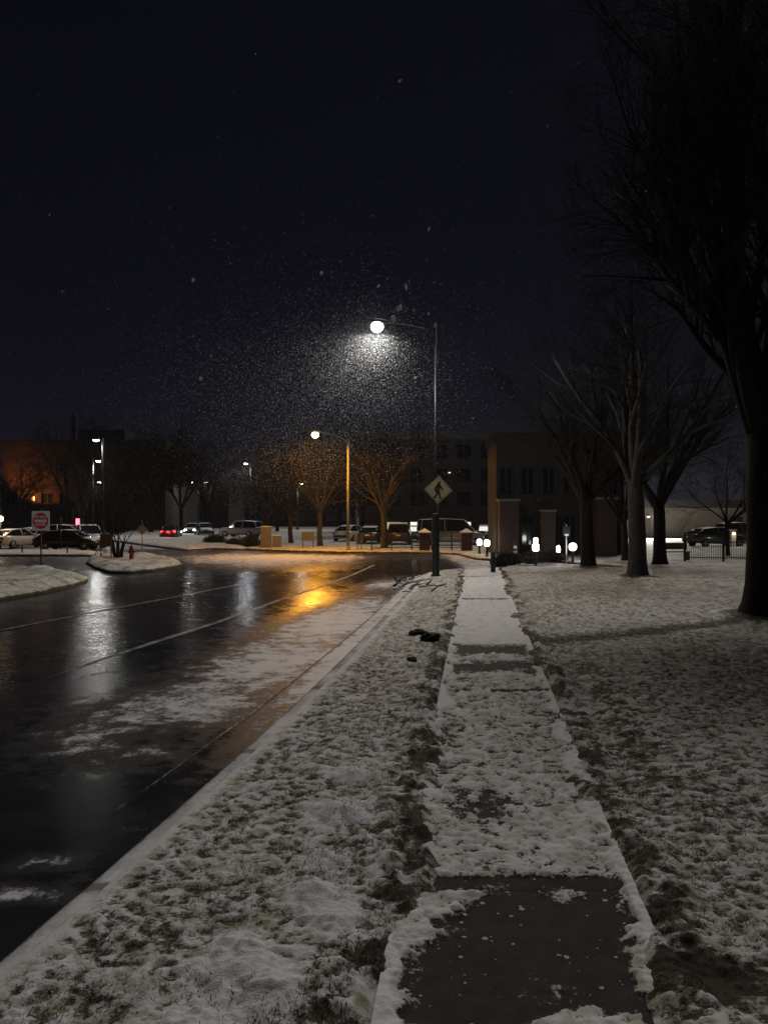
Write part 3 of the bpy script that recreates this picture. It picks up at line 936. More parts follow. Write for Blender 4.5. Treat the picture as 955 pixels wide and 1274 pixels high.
# ------------------------------------------------------------------ lamps
def cobra_lamp(label, loc, height, arm, rise, glow, power, col, pole_r=(.10, .055), mat='steel', base=True, arm_dir=math.pi, light_size=.14, group='tall street lamps', lens=.17):
    t_ = thing('street_lamp', label, 'street lamp', loc, arm_dir, group)     # arm along local +x
    MB().tube([(0, 0, -.05), (0, 0, height * .5), (0, 0, height)], [pole_r[0], (pole_r[0] + pole_r[1]) / 2, pole_r[1]], 12).build('pole', M[mat], t_, True)
    if base:
        MB().lathe([(.21, -.05), (.21, .04), (.15, .10), (.14, 2.3), (.12, 2.42), (.09, 2.46)], 14).build('base', M['black'], t_, True)
    else:
        MB().lathe([(.2, -.05), (.2, .05), (.14, .12), (.13, .3), (.09, .34)], 12).build('base', M[mat], t_, True)
    pts = [(0, 0, height - .25), (arm * .25, 0, height - .25 + rise * .55), (arm * .6, 0, height - .25 + rise * .9), (arm, 0, height - .25 + rise)]
    MB().tube(pts, [.04, .034, .028, .026], 8).build('arm', M['black'] if mat == 'steel' else M[mat], t_, True)
    hx, hz = arm + .3, height - .25 + rise
    hd = MB()
    ringz = []
    for (x, w, z0, z1) in [(-.38, .05, -.04, .04), (-.3, .1, -.06, .07), (0, .17, -.06, .10), (.28, .15, -.06, .07), (.38, .06, -.04, .03)]:
        ringz.append([(hx + x, -w, hz + z0), (hx + x, w, hz + z0), (hx + x, w * .9, hz + z1 * .5), (hx + x, w * .4, hz + z1), (hx + x, -w * .4, hz + z1), (hx + x, -w * .9, hz + z1 * .5)])
    hdo = hd.loft(ringz).build('lamp_head', M['black'] if mat == 'steel' else M[mat], t_, True)
    MB().lathe([(.02, -lens * 1.55), (lens * .5, -lens * 1.42), (lens * .85, -lens * 1.08), (lens, -lens * .65), (lens * .9, -lens * .25), (lens * .6, 0.0)], 14, (hx + .06, 0, hz - .062)).build('lens', M[glow], hdo, True)
    light('lamp_light', (hx + .06, 0, hz - .12 - lens * 1.6), power, col, light_size, t_)
    return t_


def lot_lamp(label, loc, height, heads, glow, power, col, r=.09, arm=.55, rz=0.0, lens=.2, mat='steel'):
    t_ = thing('lot_lamp', label, 'street lamp', loc, rz, 'parking lot lamps')
    MB().tube([(0, 0, -.1), (0, 0, height + .1)], [r, r * .7], 10).build('pole', M[mat], t_, True)
    MB().lathe([(.26, -.15), (.26, .55), (.24, .6)], 12).build('footing', M['concrete'], t_, True)
    for s in heads:
        MB().box((s * arm * .5, 0, height), (arm, .07, .07)).build('arm', M[mat], t_)
        h_ = MB().box((s * (arm + .22), 0, height + .02), (.6, .42, .16), 0, .04).build('lamp_head', M[mat], t_)
        MB().lathe([(.02, -.12), (lens * .7, -.09), (lens, 0)], 12, (s * (arm + .22), 0, height - .064)).build('lens', M[glow], h_, True)
        light('lamp_light', (s * (arm + .22), 0, height - .34), power, col, .15, t_)
    return t_


COOL = (.93, .97, 1.0); NEUT = (1.0, .965, .89); ORG = (1.0, .40, .035)
LA = Vector((px2x(460, 29.6), 29.6, py2z(410, 29.6)))
cobra_lamp('tall street lamp with a glaring white head, the crossing sign on its pole', (1.98, 30.8, .0), 9.6, 2.12, .2, 'lamp_white', 1350, NEUT,
           pole_r=(.078, .042), mat='black', arm_dir=math.atan2(LA.y - 30.8, LA.x - 1.98), lens=.23)
cobra_lamp('orange sodium street lamp on a pale pole across the road', (px2x(433, 53.5), 53.5, 0), py2z(546, 53.5), 2.75, .5, 'lamp_orange', 3300, ORG,
           pole_r=(.10, .07), mat='galv', base=False, lens=.24, arm_dir=math.atan2(-2.7, -2.25))
LL = [(128, 62, 548, -1, 'lamp_white', 170, NEUT, 'highest and nearest parking lot lamp above the snow topped cars'),
      (116, 80, 574, 1, 'lamp_white', 600, NEUT, 'second parking lot lamp on a pale pole, just below the highest lamp'),
      (129, 98, 600, -1, 'lamp_cool', 250, COOL, 'lowest of the three stacked parking lot lamps, far back'),
      (312, 86, 577, -1, 'lamp_cool', 260, COOL, 'bright lot lamp with falling snow beneath it, standing alone'),
      (370, 122, 602, 1, 'lamp_white', 400, NEUT, 'distant small lamp seen left of the sodium lamp head'),
      (355, 175, 613, -1, 'lamp_white', 300, NEUT, 'farthest small lamp among the trees left of the sodium lamp'),
      (297, 200, 620, -1, 'lamp_cool', 300, COOL, 'tiny far lamp low beside the snow lit lot lamp')]
for px, dd, py, s, gl, pw, co, lb in LL:
    x = px2x(px, dd)
    lot_lamp(lb, (x, dd, RZ), py2z(py, dd) + .1 - RZ, [s], gl, pw, co, r=.10 if dd < 100 else .13, lens=.24 if dd < 100 else .34, mat='steel' if s == 1 else 'black', arm=.3)
lot_lamp('twin headed parking lot lamp with two small lights on one pole', (px2x(247, 125), 125, RZ), py2z(600, 125) + .2, [-1, 1], 'lamp_white', 110, NEUT, r=.12, arm=.9, lens=.3)
# warm lamp cut by the left edge
wl_ = thing('post_lamp', 'warm yellow post lamp at the left edge behind the white car', 'street lamp', (px2x(1, 60), 60, RZ))
MB().tube([(0, 0, 0), (0, 0, 2.0)], [.06, .045], 8).build('pole', M['black'], wl_, True)
MB().lathe([(.06, 2.0), (.17, 2.08), (.2, 2.2), (.17, 2.34), (.05, 2.4)], 14).build('globe', M['lamp_warm'], wl_, True)
MB().lathe([(.22, 2.4), (.12, 2.5), (.02, 2.56)], 14).build('cap', M['black'], wl_, True)
light('lamp_light', (0, -.35, 2.2), 60, (1, .7, .4), .2, wl_)


def bollard_light(label, loc, h, r=.17, power=7, twin=False):
    t_ = thing('bollard_light', label, 'bollard light', loc, 0, 'glowing bollard lights by the brick piers')
    MB().lathe([(.09, -.05), (.075, 0), (.06, h - .22), (.09, h - .18)], 12).build('post', M['black'], t_, True)
    MB().lathe([(.08, h - .19), (r * .9, h - .12), (r, h), (r * .9, h + .12), (.06, h + .18)], 16).build('globe', M['bollard_glow'], t_, True)
    if twin:
        MB().lathe([(.06, h + .19), (r * .62, h + .24), (r * .7, h + .33), (r * .6, h + .42), (.05, h + .46)], 14).build('globe', M['bollard_glow'], t_, True)
    light('bollard_glow_light', (0, -.4, h + .05), power, (1, .97, .92), .15, t_)
    return t_


bollard_light('leftmost of the paired globe bollard lights past the sidewalk end', (px2x(596, 48), 48, 0), .74, .15)
bollard_light('globe bollard light just right of its pair, behind the dark bollard', (px2x(605.5, 45), 45, 0), .80, .16)
bollard_light('bollard light with two globes stacked one over the other', (px2x(666, 38.6), 38.6, 0), .82, .17, 8, True)
bollard_light('smallest globe bollard light between two larger ones', (px2x(694, 43.5), 43.5, 0), .52, .11, 4)
bollard_light('bright globe bollard light close left of the dark tree trunk', (px2x(712, 40.2), 40.2, 0), .78, .19, 9)

# plain bollard, and the banded stand-in for a lit step
bl_ = thing('bollard', 'dark unlit bollard at the far end of the sidewalk', 'bollard', (px2x(613, 33.4), 33.4, .02))
MB().lathe([(.12, -.1), (.105, 0), (.10, .78), (.08, .84), (.02, .86)], 14).build('post', M['black'], bl_, True)
MB().lathe([(.108, .62), (.108, .70)], 14).build('band', M['steel'], bl_, True)
mk = thing('step_stand_in', 'short white banded post standing in for a lit step against the dark brick pier', 'step stand-in', (px2x(640.5, 40.4), 40.4, 0))  # post added in place of a lit step, white bands imitating its brightness
MB().lathe([(.07, -.05), (.07, 1.0), (.03, 1.03)], 10).build('post', M['black'], mk, True)
for z in (.16, .42, .68):
    MB().lathe([(.078, z), (.12 if z < .2 else .09, z + .015), (.12 if z < .2 else .09, z + .13), (.078, z + .15)], 10).build('band', M['white'], mk, True)

# ------------------------------------------------------------------ signs
Fc = bpy.data.curves.new('lettering', 'FONT')


def lettering(txt, size, parent, mat, loc, bold=.0):
    c = bpy.data.curves.new('lettering', 'FONT'); c.body = txt; c.size = size; c.align_x = 'CENTER'; c.align_y = 'CENTER'; c.extrude = .002; c.offset = bold
    tmp = bpy.data.objects.new('tmp_text', c); COL.objects.link(tmp)
    dg = bpy.context.evaluated_depsgraph_get()
    me = bpy.data.meshes.new_from_object(tmp.evaluated_get(dg))
    bpy.data.objects.remove(tmp); bpy.data.curves.remove(c)
    me.materials.clear(); me.materials.append(mat)
    o = bpy.data.objects.new('lettering', me); COL.objects.link(o); o.parent = parent
    o.location = loc; o.rotation_euler = (R(90), 0, 0)
    return o


sd = 34.4
ds = thing('road_sign', 'white square sign with red disc reading do not enter on a thin post', 'road sign', (px2x(51, sd), sd, .04), R(-3))
MB().box((0, .03, 1.25), (.05, .04, 2.7)).build('post', M['steel'], ds)
zc = py2z(648, sd) - .04
pl = MB().box((0, 0, zc), (.78, .012, .84), 0, 0).build('plate', M['retro_white'], ds)
n = 40
MB().prism([(.345 * math.cos(2 * math.pi * i / n), zc + .345 * math.sin(2 * math.pi * i / n)) for i in range(n)], -.016, -.0065).build('disc', M['retro_red'], pl)
MB().box((0, -.018, zc), (.54, .006, .115)).build('bar', M['retro_white'], pl)
lettering('DO NOT', .155, pl, M['retro_white'], (0, -.0195, zc + .165), .004)
lettering('ENTER', .155, pl, M['retro_white'], (0, -.0195, zc - .165), .004)

# pedestrian crossing sign
pdist = 30.62
ps = thing('crossing_sign', 'yellow diamond sign with a black walking figure on the lamp pole', 'road sign', (px2x(545, pdist), pdist, py2z(609.5, pdist)), R(-6))
ps.rotation_euler = (0, R(3), R(-4))
s_ = .545
dia = [(0, -s_), (s_, 0), (0, s_), (-s_, 0)]
pp = MB().prism(dia, -.006, .006).build('plate', M['retro_yellow'], ps)
for i in range(4):          # thin black border inside the edge
    a, b = Vector((*dia[i],)) * .93, Vector((*dia[(i + 1) % 4],)) * .93
    c, e = a * .965, b * .965
    if i == 0:
        bd = MB()
    bd.add([(a.x, -.0085, a.y), (b.x, -.0085, b.y), (e.x, -.0085, e.y), (c.x, -.0085, c.y)], [(0, 1, 2, 3)])
bd.build('border', M['black'], pp, fix=False)


def capsule(m, a, b, r0, r1, y0, y1, n=8):
    a = Vector(a); b = Vector(b); t_ = math.atan2(b.y - a.y, b.x - a.x)
    pts = [(a.x + r0 * math.cos(t_ + math.pi / 2 + math.pi * i / n), a.y + r0 * math.sin(t_ + math.pi / 2 + math.pi * i / n)) for i in range(n + 1)]
    pts += [(b.x + r1 * math.cos(t_ - math.pi / 2 + math.pi * i / n), b.y + r1 * math.sin(t_ - math.pi / 2 + math.pi * i / n)) for i in range(n + 1)]
    m.prism(pts, y0, y1)


fg = MB()
segs = [((0.02, .275), (0.021, .276), .055, .055), ((.005, .16), (-.015, -.02), .082, .062), ((-.05, .17), (-.13, .03), .032, .028), ((-.13, .03), (-.10, -.06), .027, .022),
        ((.06, .17), (.12, .06), .032, .028), ((.12, .06), (.175, .01), .026, .022), ((-.04, -.04), (-.05, -.17), .045, .035), ((-.05, -.17), (-.135, -.305), .035, .028),
        ((.0, -.04), (.055, -.17), .045, .035), ((.055, -.17), (.085, -.31), .035, .028), ((-.135, -.305), (-.17, -.29), .026, .022), ((.085, -.315), (.13, -.315), .024, .02)]
for i, (a, b, r0, r1) in enumerate(segs):
    capsule(fg, a, b, r0, r1, -.0095 - .0003 * i, -.0065)
fg.build('walking_figure', M['black'], pp)
MB().box((-.125, .02, .3), (.16, .02, .04)).build('bracket', M['galv'], ps)
MB().box((-.125, .02, -.3), (.16, .02, .04)).build('bracket', M['galv'], ps)

sb = thing('road_sign', 'small pale diamond sign seen from behind, past the island', 'road sign', (px2x(177, 58), 58, RZ))
MB().box((0, .02, 1.0), (.05, .04, 2.2)).build('post', M['galv'], sb)
MB().prism([(0, 1.05), (.4, 1.45), (0, 1.85), (-.4, 1.45)], -.012, -.003).build('plate', M['galv'], sb)
bs = thing('notice_board', 'dark brown notice board on posts beside the small island tree', 'notice board', (px2x(132, 42.6), 42.6, .02))
MB().box((0, 0, 1.0), (.62, .05, .66), 0, .01).build('board', M['brown_sign'], bs)
for s in (-1, 1):
    MB().box((s * .27, .04, .6), (.06, .05, 1.45)).build('post', M['brown_sign'], bs)
sg = thing('parking_sign', 'white post with a small dark sign plate beside the bright globe light', 'road sign', (px2x(704, 40.8), 40.8, 0))
MB().tube([(0, 0, -.05), (0, 0, 1.9)], .03, 8).build('post', M['white'], sg, True)
MB().box((0, -.036, 1.55), (.34, .012, .5)).build('plate', M['steel'], sg)
MB().box((0, -.044, 1.36), (.2, .004, .1)).build('patch', M['white'], sg)
pg = thing('board_sign', 'low pale board sign on two legs before the tree trunks', 'sign', (px2x(383, 57), 57, 0))
MB().box((0, 0, .85), (.86, .06, .62), 0, .01).build('board', M['green_box'], pg)
for s in (-1, 1):
    MB().box((s * .36, 0.05, .4), (.06, .05, .95)).build('leg', M['wood'], pg)
ub = thing('utility_pedestal', 'pale green utility box on two legs right of the sodium lamp pole', 'utility box', (px2x(447, 54.5), 54.5, 0))
MB().box((0, 0, .78), (.46, .26, .72), 0, .03).build('box', M['green_box'], ub)
for s in (-1, 1):
    MB().tube([(s * .13, 0, -.05), (s * .13, 0, .45)], .03, 8).build('leg', M['galv'], ub, True)


def cabinet(label, loc, w, d_, h):
    t_ = thing('utility_cabinet', label, 'utility cabinet', loc, 0, 'white utility cabinets')
    MB().box((0, 0, h / 2 + .05), (w, d_, h), 0, .02).build('body', M['cab'], t_)
    MB().box((0, 0, .02), (w + .12, d_ + .12, .1)).build('plinth', M['concrete'], t_)
    MB().box((0, -d_ / 2 - .012, h / 2 + .06), (w * .86, .02, h * .84)).build('door', M['cab'], t_)
    MB().box((w * .3, -d_ / 2 - .04, h / 2), (.03, .035, .16)).build('handle', M['steel'], t_)
    MB().box((0, 0, h + .08), (w + .06, d_ + .06, .06), 0, .02).build('snow_cap', M['snowcap'], t_)


cabinet('tall narrow white utility cabinet on the far verge', (px2x(331, 57.5), 57.5, 0), .72, .5, 1.45)
cabinet('short wide white utility cabinet beside the tall narrow one', (px2x(344, 58), 58.2, 0), .55, .5, .8)

# hydrant
hy = thing('fire_hydrant', 'dark red fire hydrant on the snowy island beside the small tree', 'fire hydrant', (px2x(164, 41.5), 41.5, .05))
MB().lathe([(.17, -.05), (.17, .03), (.115, .05), (.11, .5), (.14, .52), (.14, .56), (.12, .58), (.10, .68), (.05, .74)], 14).build('barrel', M['hydrant'], hy, True)
MB().lathe([(.03, .74), (.03, .79)], 6).build('operating_nut', M['hydrant'], hy)
for s in (-1, 1):
    MB().lathe([(.055, .1 * s), (.06, .17 * s), (.05, .19 * s)], 10, (0, 0, .42), 'x').build('nozzle', M['hydrant'], hy, True)
MB().lathe([(.07, -.1), (.075, -.18), (.06, -.2)], 10, (0, 0, .38), 'y').build('nozzle', M['hydrant'], hy, True)

for px, lb in ((28, 'short post at the snowy lot edge, under the do not enter sign'), (84, 'short post at the snowy lot edge, below the dark snow topped sedan')):
    o = MB().lathe([(.05, -.1), (.05, .42), (.035, .46)], 8).build('edge_post', M['steel'], None, True)
    o.location = (px2x(px, 49.2), 49.2, .02)
    tag(o, lb, 'post', 'short posts along the parking lot edge')

# soil clods on the verge
for i, (px, py, r, lb) in enumerate([(519, 791, .13, 'dark soil clod on the verge, left one of two beside the sidewalk'), (536, 799, .16, 'larger dark soil clod at the sidewalk edge'),
                                     (512, 825, .07, 'small dark clod lower on the snowy verge')]):
    rnd = random.Random(i + 9)
    bm = bmesh.new(); bmesh.ops.create_icosphere(bm, subdivisions=3, radius=r)
    for v in bm.verts:
        k = fbm(np.array([v.co.x * 14 + i]), np.array([v.co.y * 14 + v.co.z * 9]), 5)[0]
        k2 = fbm(np.array([v.co.x * 45 + i]), np.array([v.co.y * 45 - v.co.z * 40]), 15)[0]
        v.co = v.co * (.2 + 1.1 * k + .55 * k2); v.co.z *= .6; v.co.x *= 1.35
    me = bpy.data.meshes.new('soil_clod'); bm.to_mesh(me); bm.free(); me.materials.append(M['soil'])
    o = bpy.data.objects.new('soil_clod', me); COL.objects.link(o)
    x, y = gp(px, py); o.location = (x, y, turf_z(x, y) + r * .15); o.rotation_euler = (0, 0, i)
    tag(o, lb, 'soil clod', 'soil clods')

# branches and snow at the corner
bp_ = thing('brush_pile', 'heap of snow dusted branches at the kerb corner by the lamp pole', 'brush pile', (px2x(505, 26.5), 26.5, .0))
rnd = random.Random(3)
for i in range(20):
    b = MB(); c = MB()
    a = rnd.uniform(-.9, .9) + (0 if rnd.random() < .6 else 2.2); L_ = rnd.uniform(.4, 1.3)
    p0 = Vector((rnd.gauss(0, .35), rnd.gauss(0, 1.0), rnd.uniform(.0, .1)))
    p1 = p0 + Vector((math.sin(a) * L_ * .7, math.cos(a) * L_, rnd.uniform(-.03, .22)))
    m_ = p0.lerp(p1, .5) + Vector((rnd.gauss(0, .06), rnd.gauss(0, .06), .05)); r0 = rnd.uniform(.012, .035)
    b.tube([p0, m_, p1], [r0, r0 * .8, r0 * .4], 5)
    bo = b.build('branch', M['bark'], bp_, True)
    if rnd.random() < .6:
        c.tube([p0 + Vector((0, 0, r0 * .9)), m_ + Vector((0, 0, r0 * .8)), p1 + Vector((0, 0, r0 * .6))], [r0 * .8, r0 * .75, r0 * .3], 5)
        c.build('snow_cover', M['snowcap'], bo, True)


# ------------------------------------------------------------------ cars
def car(label, loc, rz, paint, kind='sedan', snow=True, lights=None, group='parked cars', name='parked_car', glow=(0, 0)):
    t_ = thing(name, label, 'car' if kind != 'van' else 'van', loc, rz, group)
    if kind == 'sedan':
        st = [(-2.32, .62, .42, .80), (-2.24, .80, .33, .93), (-1.5, .90, .26, .98), (0, .91, .22, .95), (1.0, .90, .22, .92), (1.75, .87, .25, .84), (2.2, .78, .30, .70), (2.33, .55, .38, .58)]
        cb = [(-1.95, .70, .68, .97), (-1.25, .80, .60, 1.34), (-.2, .82, .61, 1.45), (.45, .82, .60, 1.40), (1.25, .76, .70, .95)]
        roof = [(-1.2, .60, 1.365), (-.2, .60, 1.465), (.45, .58, 1.42)]; fr, rr = 1.42, -1.38; wr_ = .32
    elif kind == 'suv':
        st = [(-2.3, .74, .46, .98), (-2.24, .86, .38, 1.08), (-1.4, .93, .30, 1.08), (0, .94, .28, 1.06), (1.0, .93, .28, 1.05), (1.75, .90, .30, 1.0), (2.2, .82, .36, .86), (2.32, .62, .42, .72)]
        cb = [(-2.22, .78, .72, 1.08), (-2.0, .84, .66, 1.66), (-.6, .86, .68, 1.74), (.35, .86, .66, 1.66), (1.15, .80, .74, 1.06)]
        roof = [(-2.0, .66, 1.685), (-.6, .67, 1.765), (.35, .64, 1.69)]; fr, rr = 1.42, -1.40; wr_ = .36
    else:
        st = [(-2.5, .80, .46, 1.15), (-2.45, .92, .36, 1.2), (-1.4, .97, .30, 1.2), (0, .97, .28, 1.18), (1.2, .96, .28, 1.15), (1.9, .93, .30, 1.06), (2.4, .85, .36, .9), (2.5, .66, .42, .76)]
        cb = [(-2.45, .88, .80, 1.2), (-2.35, .90, .78, 2.0), (-.6, .92, .80, 2.06), (.9, .92, .76, 1.98), (1.7, .86, .78, 1.14)]
        roof = [(-2.35, .78, 2.03), (-.6, .78, 2.09), (.9, .74, 2.02)]; fr, rr = 1.6, -1.5; wr_ = .36
    rings = []
    for x, w, z0, z1 in st:
        h_ = z1 - z0
        rings.append([(x, -w * .86, z0), (x, w * .86, z0), (x, w * .97, z0 + h_ * .25), (x, w, z0 + h_ * .55), (x, w * .95, z0 + h_ * .88), (x, w * .80, z1), (x, -w * .80, z1), (x, -w * .95, z0 + h_ * .88),
                      (x, -w, z0 + h_ * .55), (x, -w * .97, z0 + h_ * .25)])
    body = MB().loft(rings).build('body', paint, t_, True)
    rings = [[(x, -wb, st[3][3] - .06 if 0 else min(.95, z) if kind == 'sedan' else min(1.05 if kind == 'suv' else 1.14, z)), (x, wb, min(.95, z) if kind == 'sedan' else min(1.05 if kind == 'suv' else 1.14, z)), (x, wt, z), (x, -wt, z)]
             for x, wb, wt, z in cb]
    MB().loft(rings).build('window_glass', M['glass'], t_)
    rm = MB(); top = []; 
    rr_ = [[(x, -w, z - .03), (x, w, z - .03), (x, w * .92, z), (x, -w * .92, z)] for x, w, z in roof]
    rm.loft(rr_).build('roof', M['snowcap'] if snow else paint, t_, False)
    for s in (-1, 1):
        for i0, i1 in ((0, 1), (3, 4)):
            a, c_ = cb[i0], cb[i1]
            lo_, hi_ = (a, c_) if a[3] < c_[3] else (c_, a)
            MB().tube([(lo_[0], s * (lo_[1] - .01), lo_[3] + .0), (hi_[0], s * (hi_[2] + .01), hi_[3])], .045, 6).build('pillar', paint, t_, True)
        a = cb[2]
        MB().tube([(a[0], s * (a[1] + .005), .96 if kind == 'sedan' else 1.08), (a[0] - .05, s * (a[2] + .008), a[3])], .04, 6).build('pillar', paint, t_, True)
    if snow:
        MB().loft([[(x, -w * .74, z1 - .01), (x, w * .74, z1 - .01), (x, w * .7, z1 + .035), (x, -w * .7, z1 + .035)] for x, w, z0, z1 in [(st[4][0] + .35, st[4][1], 0, st[4][3] * .6 + st[5][3] * .4), st[5], (st[6][0] - .1, st[6][1], 0, st[6][3] + .03)]]).build('hood_snow', M['snowcap'], t_)
    for x in (fr, rr):
        for s in (-1, 1):
            w_ = MB().lathe([(wr_ * .6, -.1), (wr_ * .93, -.11), (wr_, -.07), (wr_, .07), (wr_ * .93, .11), (wr_ * .6, .1)], 18, (x, s * .82, wr_), 'y').build('wheel', M['rubber'], t_, True)
            MB().lathe([(wr_ * .62, .06 * s), (wr_ * .6, .115 * s), (wr_ * .2, .10 * s), (wr_ * .12, .125 * s)], 12, (x, s * .82, wr_), 'y').build('rim', M['chrome'], w_, True)
    zt = st[1][3] - .17; zf = st[6][3] - .08
    for s in (-1, 1):
        MB().box((st[1][0] - .045, s * st[1][1] * .70, zt), (.06, .34, .15), 0, .02).build('tail_light', M['tail'] if glow[1] else M['red_lens'], t_)
        MB().box((st[6][0] + .05, s * st[6][1] * .70, zf), (.08, .30, .14), 0, .02).build('headlight', M['head'] if glow[0] else M['clear_lens'], t_)
    MB().box((st[0][0] - .02, 0, .50), (.10, 1.3, .16), 0, .03).build('bumper', M['black'], t_)
    MB().box((st[7][0] - .02, 0, .46), (.10, 1.25, .16), 0, .03).build('bumper', M['black'], t_)
    MB().box((st[0][0] - .06, 0, .76), (.02, .34, .12)).build('number_plate', M['white'], t_)
    if glow[1]:
        light('tail_glow', (st[0][0] - .4, 0, .75), 25, (1, .03, .03), .2, t_)
    if glow[0]:
        light('beam', (st[7][0] + .25, 0, .65), 130, (1, .95, .88), .1, t_, R(70), (0, R(-82), 0))
    return t_


P = {k: plain('car_' + k, c, .3, var=.04, coat=.6) for k, c in dict(black=(.012, .012, .014), white=(.65, .65, .66), silver=(.32, .33, .34), grey=(.10, .10, .11), blue=(.02, .03, .06), red=(.16, .015, .02), dark=(.03, .03, .033)).items()}
car('dark sedan with a snow covered roof parked side on behind the do not enter sign', (px2x(86, 57.2), 57.2, RZ), R(-4), P['black'])
car('white car with snow on it, parked behind the dark sedan', (px2x(82, 62), 62.6, RZ), R(4), P['white'], 'suv')
car('white hatchback angled right of the dark sedan, rear window dark', (px2x(116, 63), 62, RZ), R(-60), P['white'], 'suv')
car('white car seen from behind near the left edge, beside the warm post lamp', (px2x(19, 61), 61, RZ), R(78), P['white'], 'sedan')
car('grey snow dusted car half hidden by the do not enter sign', (px2x(46, 68), 68, RZ), R(70), P['silver'], 'sedan')
car('car driving away with glowing red tail lights on the side road', (px2x(213, 84), 84, RZ), R(97), P['dark'], 'sedan', False, name='driving_car', group='cars on the side road', glow=(0, 1))
car('car facing the camera with glaring headlights, behind the red lit car', (px2x(240, 100), 100, RZ), R(-86), P['grey'], 'sedan', True, name='driving_car', group='cars on the side road', glow=(1, 0))
car('dark car right of the glaring headlights, half hidden by the bank', (px2x(254, 92), 92, -.02), R(-70), P['blue'], 'sedan', True)
car('snow covered light car behind the evergreen bushes', (px2x(300, 84), 84, 0), R(160), P['silver'], 'suv')
for px, dd, rz, pt, kd_, lb in [(462, 66, 82, 'dark', 'sedan', 'dark car nearest the sodium lamp, behind the low fence'), (497, 64, 86, 'black', 'suv', 'black car left of the left gabled pier, behind the low fence'),
                               (516, 70, 95, 'grey', 'sedan', 'grey car farther back between two dark cars'), (560, 62, 8, 'silver', 'van', 'long pale van side on between the two gabled piers'),
                               (604, 72, 84, 'dark', 'sedan', 'dark car right of the right gabled pier'), (436, 72, 70, 'white', 'sedan', 'white snow topped car left of the fence')]:
    car(lb, (px2x(px, dd), dd, 0), R(rz), P[pt], kd_, True)
for px, dd, rz, pt, kd_, lb in [(889, 60, 12, 'dark', 'sedan', 'dark car behind the iron fence, left of the pale post'), (925, 66, 5, 'grey', 'suv', 'grey car behind the iron fence near the big trunk')]:
    car(lb, (px2x(px, dd), dd, 0), R(rz), P[pt], kd_, True)

# ------------------------------------------------------------------ fences and piers
fe = thing('iron_fence', 'black iron fence with pointed pickets at the right of the lawn', 'fence', (px2x(851, 40.5), 40.5, .02), R(-3))
fl = 7.6
pk = MB(); rl = MB()
for i in range(int(fl / .11)):
    x = i * .11
    pk.tube([(x, 0, .08), (x, 0, 1.12), (x, 0, 1.2)], [.011, .011, .003], 4)
pk.build('pickets', M['black'], fe)
for z in (.2, .98):
    MB().box((fl / 2, 0, z), (fl, .03, .045)).build('rail', M['black'], fe)
for i in range(5):
    x = i * fl / 4
    p_ = MB().box((x, 0, .66), (.09, .09, 1.36)).build('post', M['black'], fe)
    MB().lathe([(.05, 1.34), (.065, 1.37), (.03, 1.42), (.05, 1.46), (.01, 1.52)], 8, (x, 0, 0)).build('finial', M['black'], p_, True)
M['hedge'] = M['evergreen']

bn = thing('park_bench', 'dark bench on the lawn between the broad forked tree and the iron fence', 'bench', (px2x(839, 41.5), 41.5, .02), R(4))
for y, z in ((-.12, .45), (0, .455), (.12, .46)):
    pass
MB().box((0, 0, .45), (1.5, .42, .05), 0, .01).build('seat', M['wood'], bn)
MB().box((0, .24, .74), (1.5, .04, .34), 0, .01).build('backrest', M['wood'], bn)
for s in (-1, 1):
    MB().box((s * .66, 0, .22), (.06, .42, .44)).build('leg', M['black'], bn)
    MB().box((s * .66, .24, .55), (.05, .05, .6)).build('back_post', M['black'], bn)

fe2 = thing('iron_fence', 'low black fence between the gabled brick piers across the road', 'fence', (px2x(462, 53), 53, .02), 0)
fl = 6.6
pk = MB()
for i in range(int(fl / .13)):
    pk.tube([(i * .13, 0, .05), (i * .13, 0, 1.1)], .012, 4)
pk.build('pickets', M['black'], fe2)
for z in (.18, .95):
    MB().box((fl / 2, 0, z), (fl, .03, .05)).build('rail', M['black'], fe2)
for i in range(6):
    MB().box((i * fl / 5, 0, .6), (.08, .08, 1.22)).build('post', M['black'], fe2)


def pier(label, loc):
    t_ = thing('brick_pier', label, 'gate pier', loc, 0, 'brick piers with snowy gabled caps')
    MB().box((0, 0, .55), (.66, .66, 1.2)).build('shaft', M['brick'], t_)
    MB().box((0, 0, 1.19), (.80, .80, .08)).build('ledge', M['concrete'], t_)
    c_ = MB(); w = .42
    c_.add([(-w, -w, 1.232), (w, -w, 1.232), (w, w, 1.232), (-w, w, 1.232), (0, 0, 1.50)], [(3, 2, 1, 0), (0, 1, 4), (1, 2, 4), (2, 3, 4), (3, 0, 4)])
    c_.build('cap', M['snowcap'], t_)


pier('left brick pier with a snowy pointed cap, left of the lamp pole', (px2x(528, 52.6), 52.6, 0))
pier('right brick pier with a snowy pointed cap, near the paired globe lights', (px2x(580, 52.6), 52.6, 0))


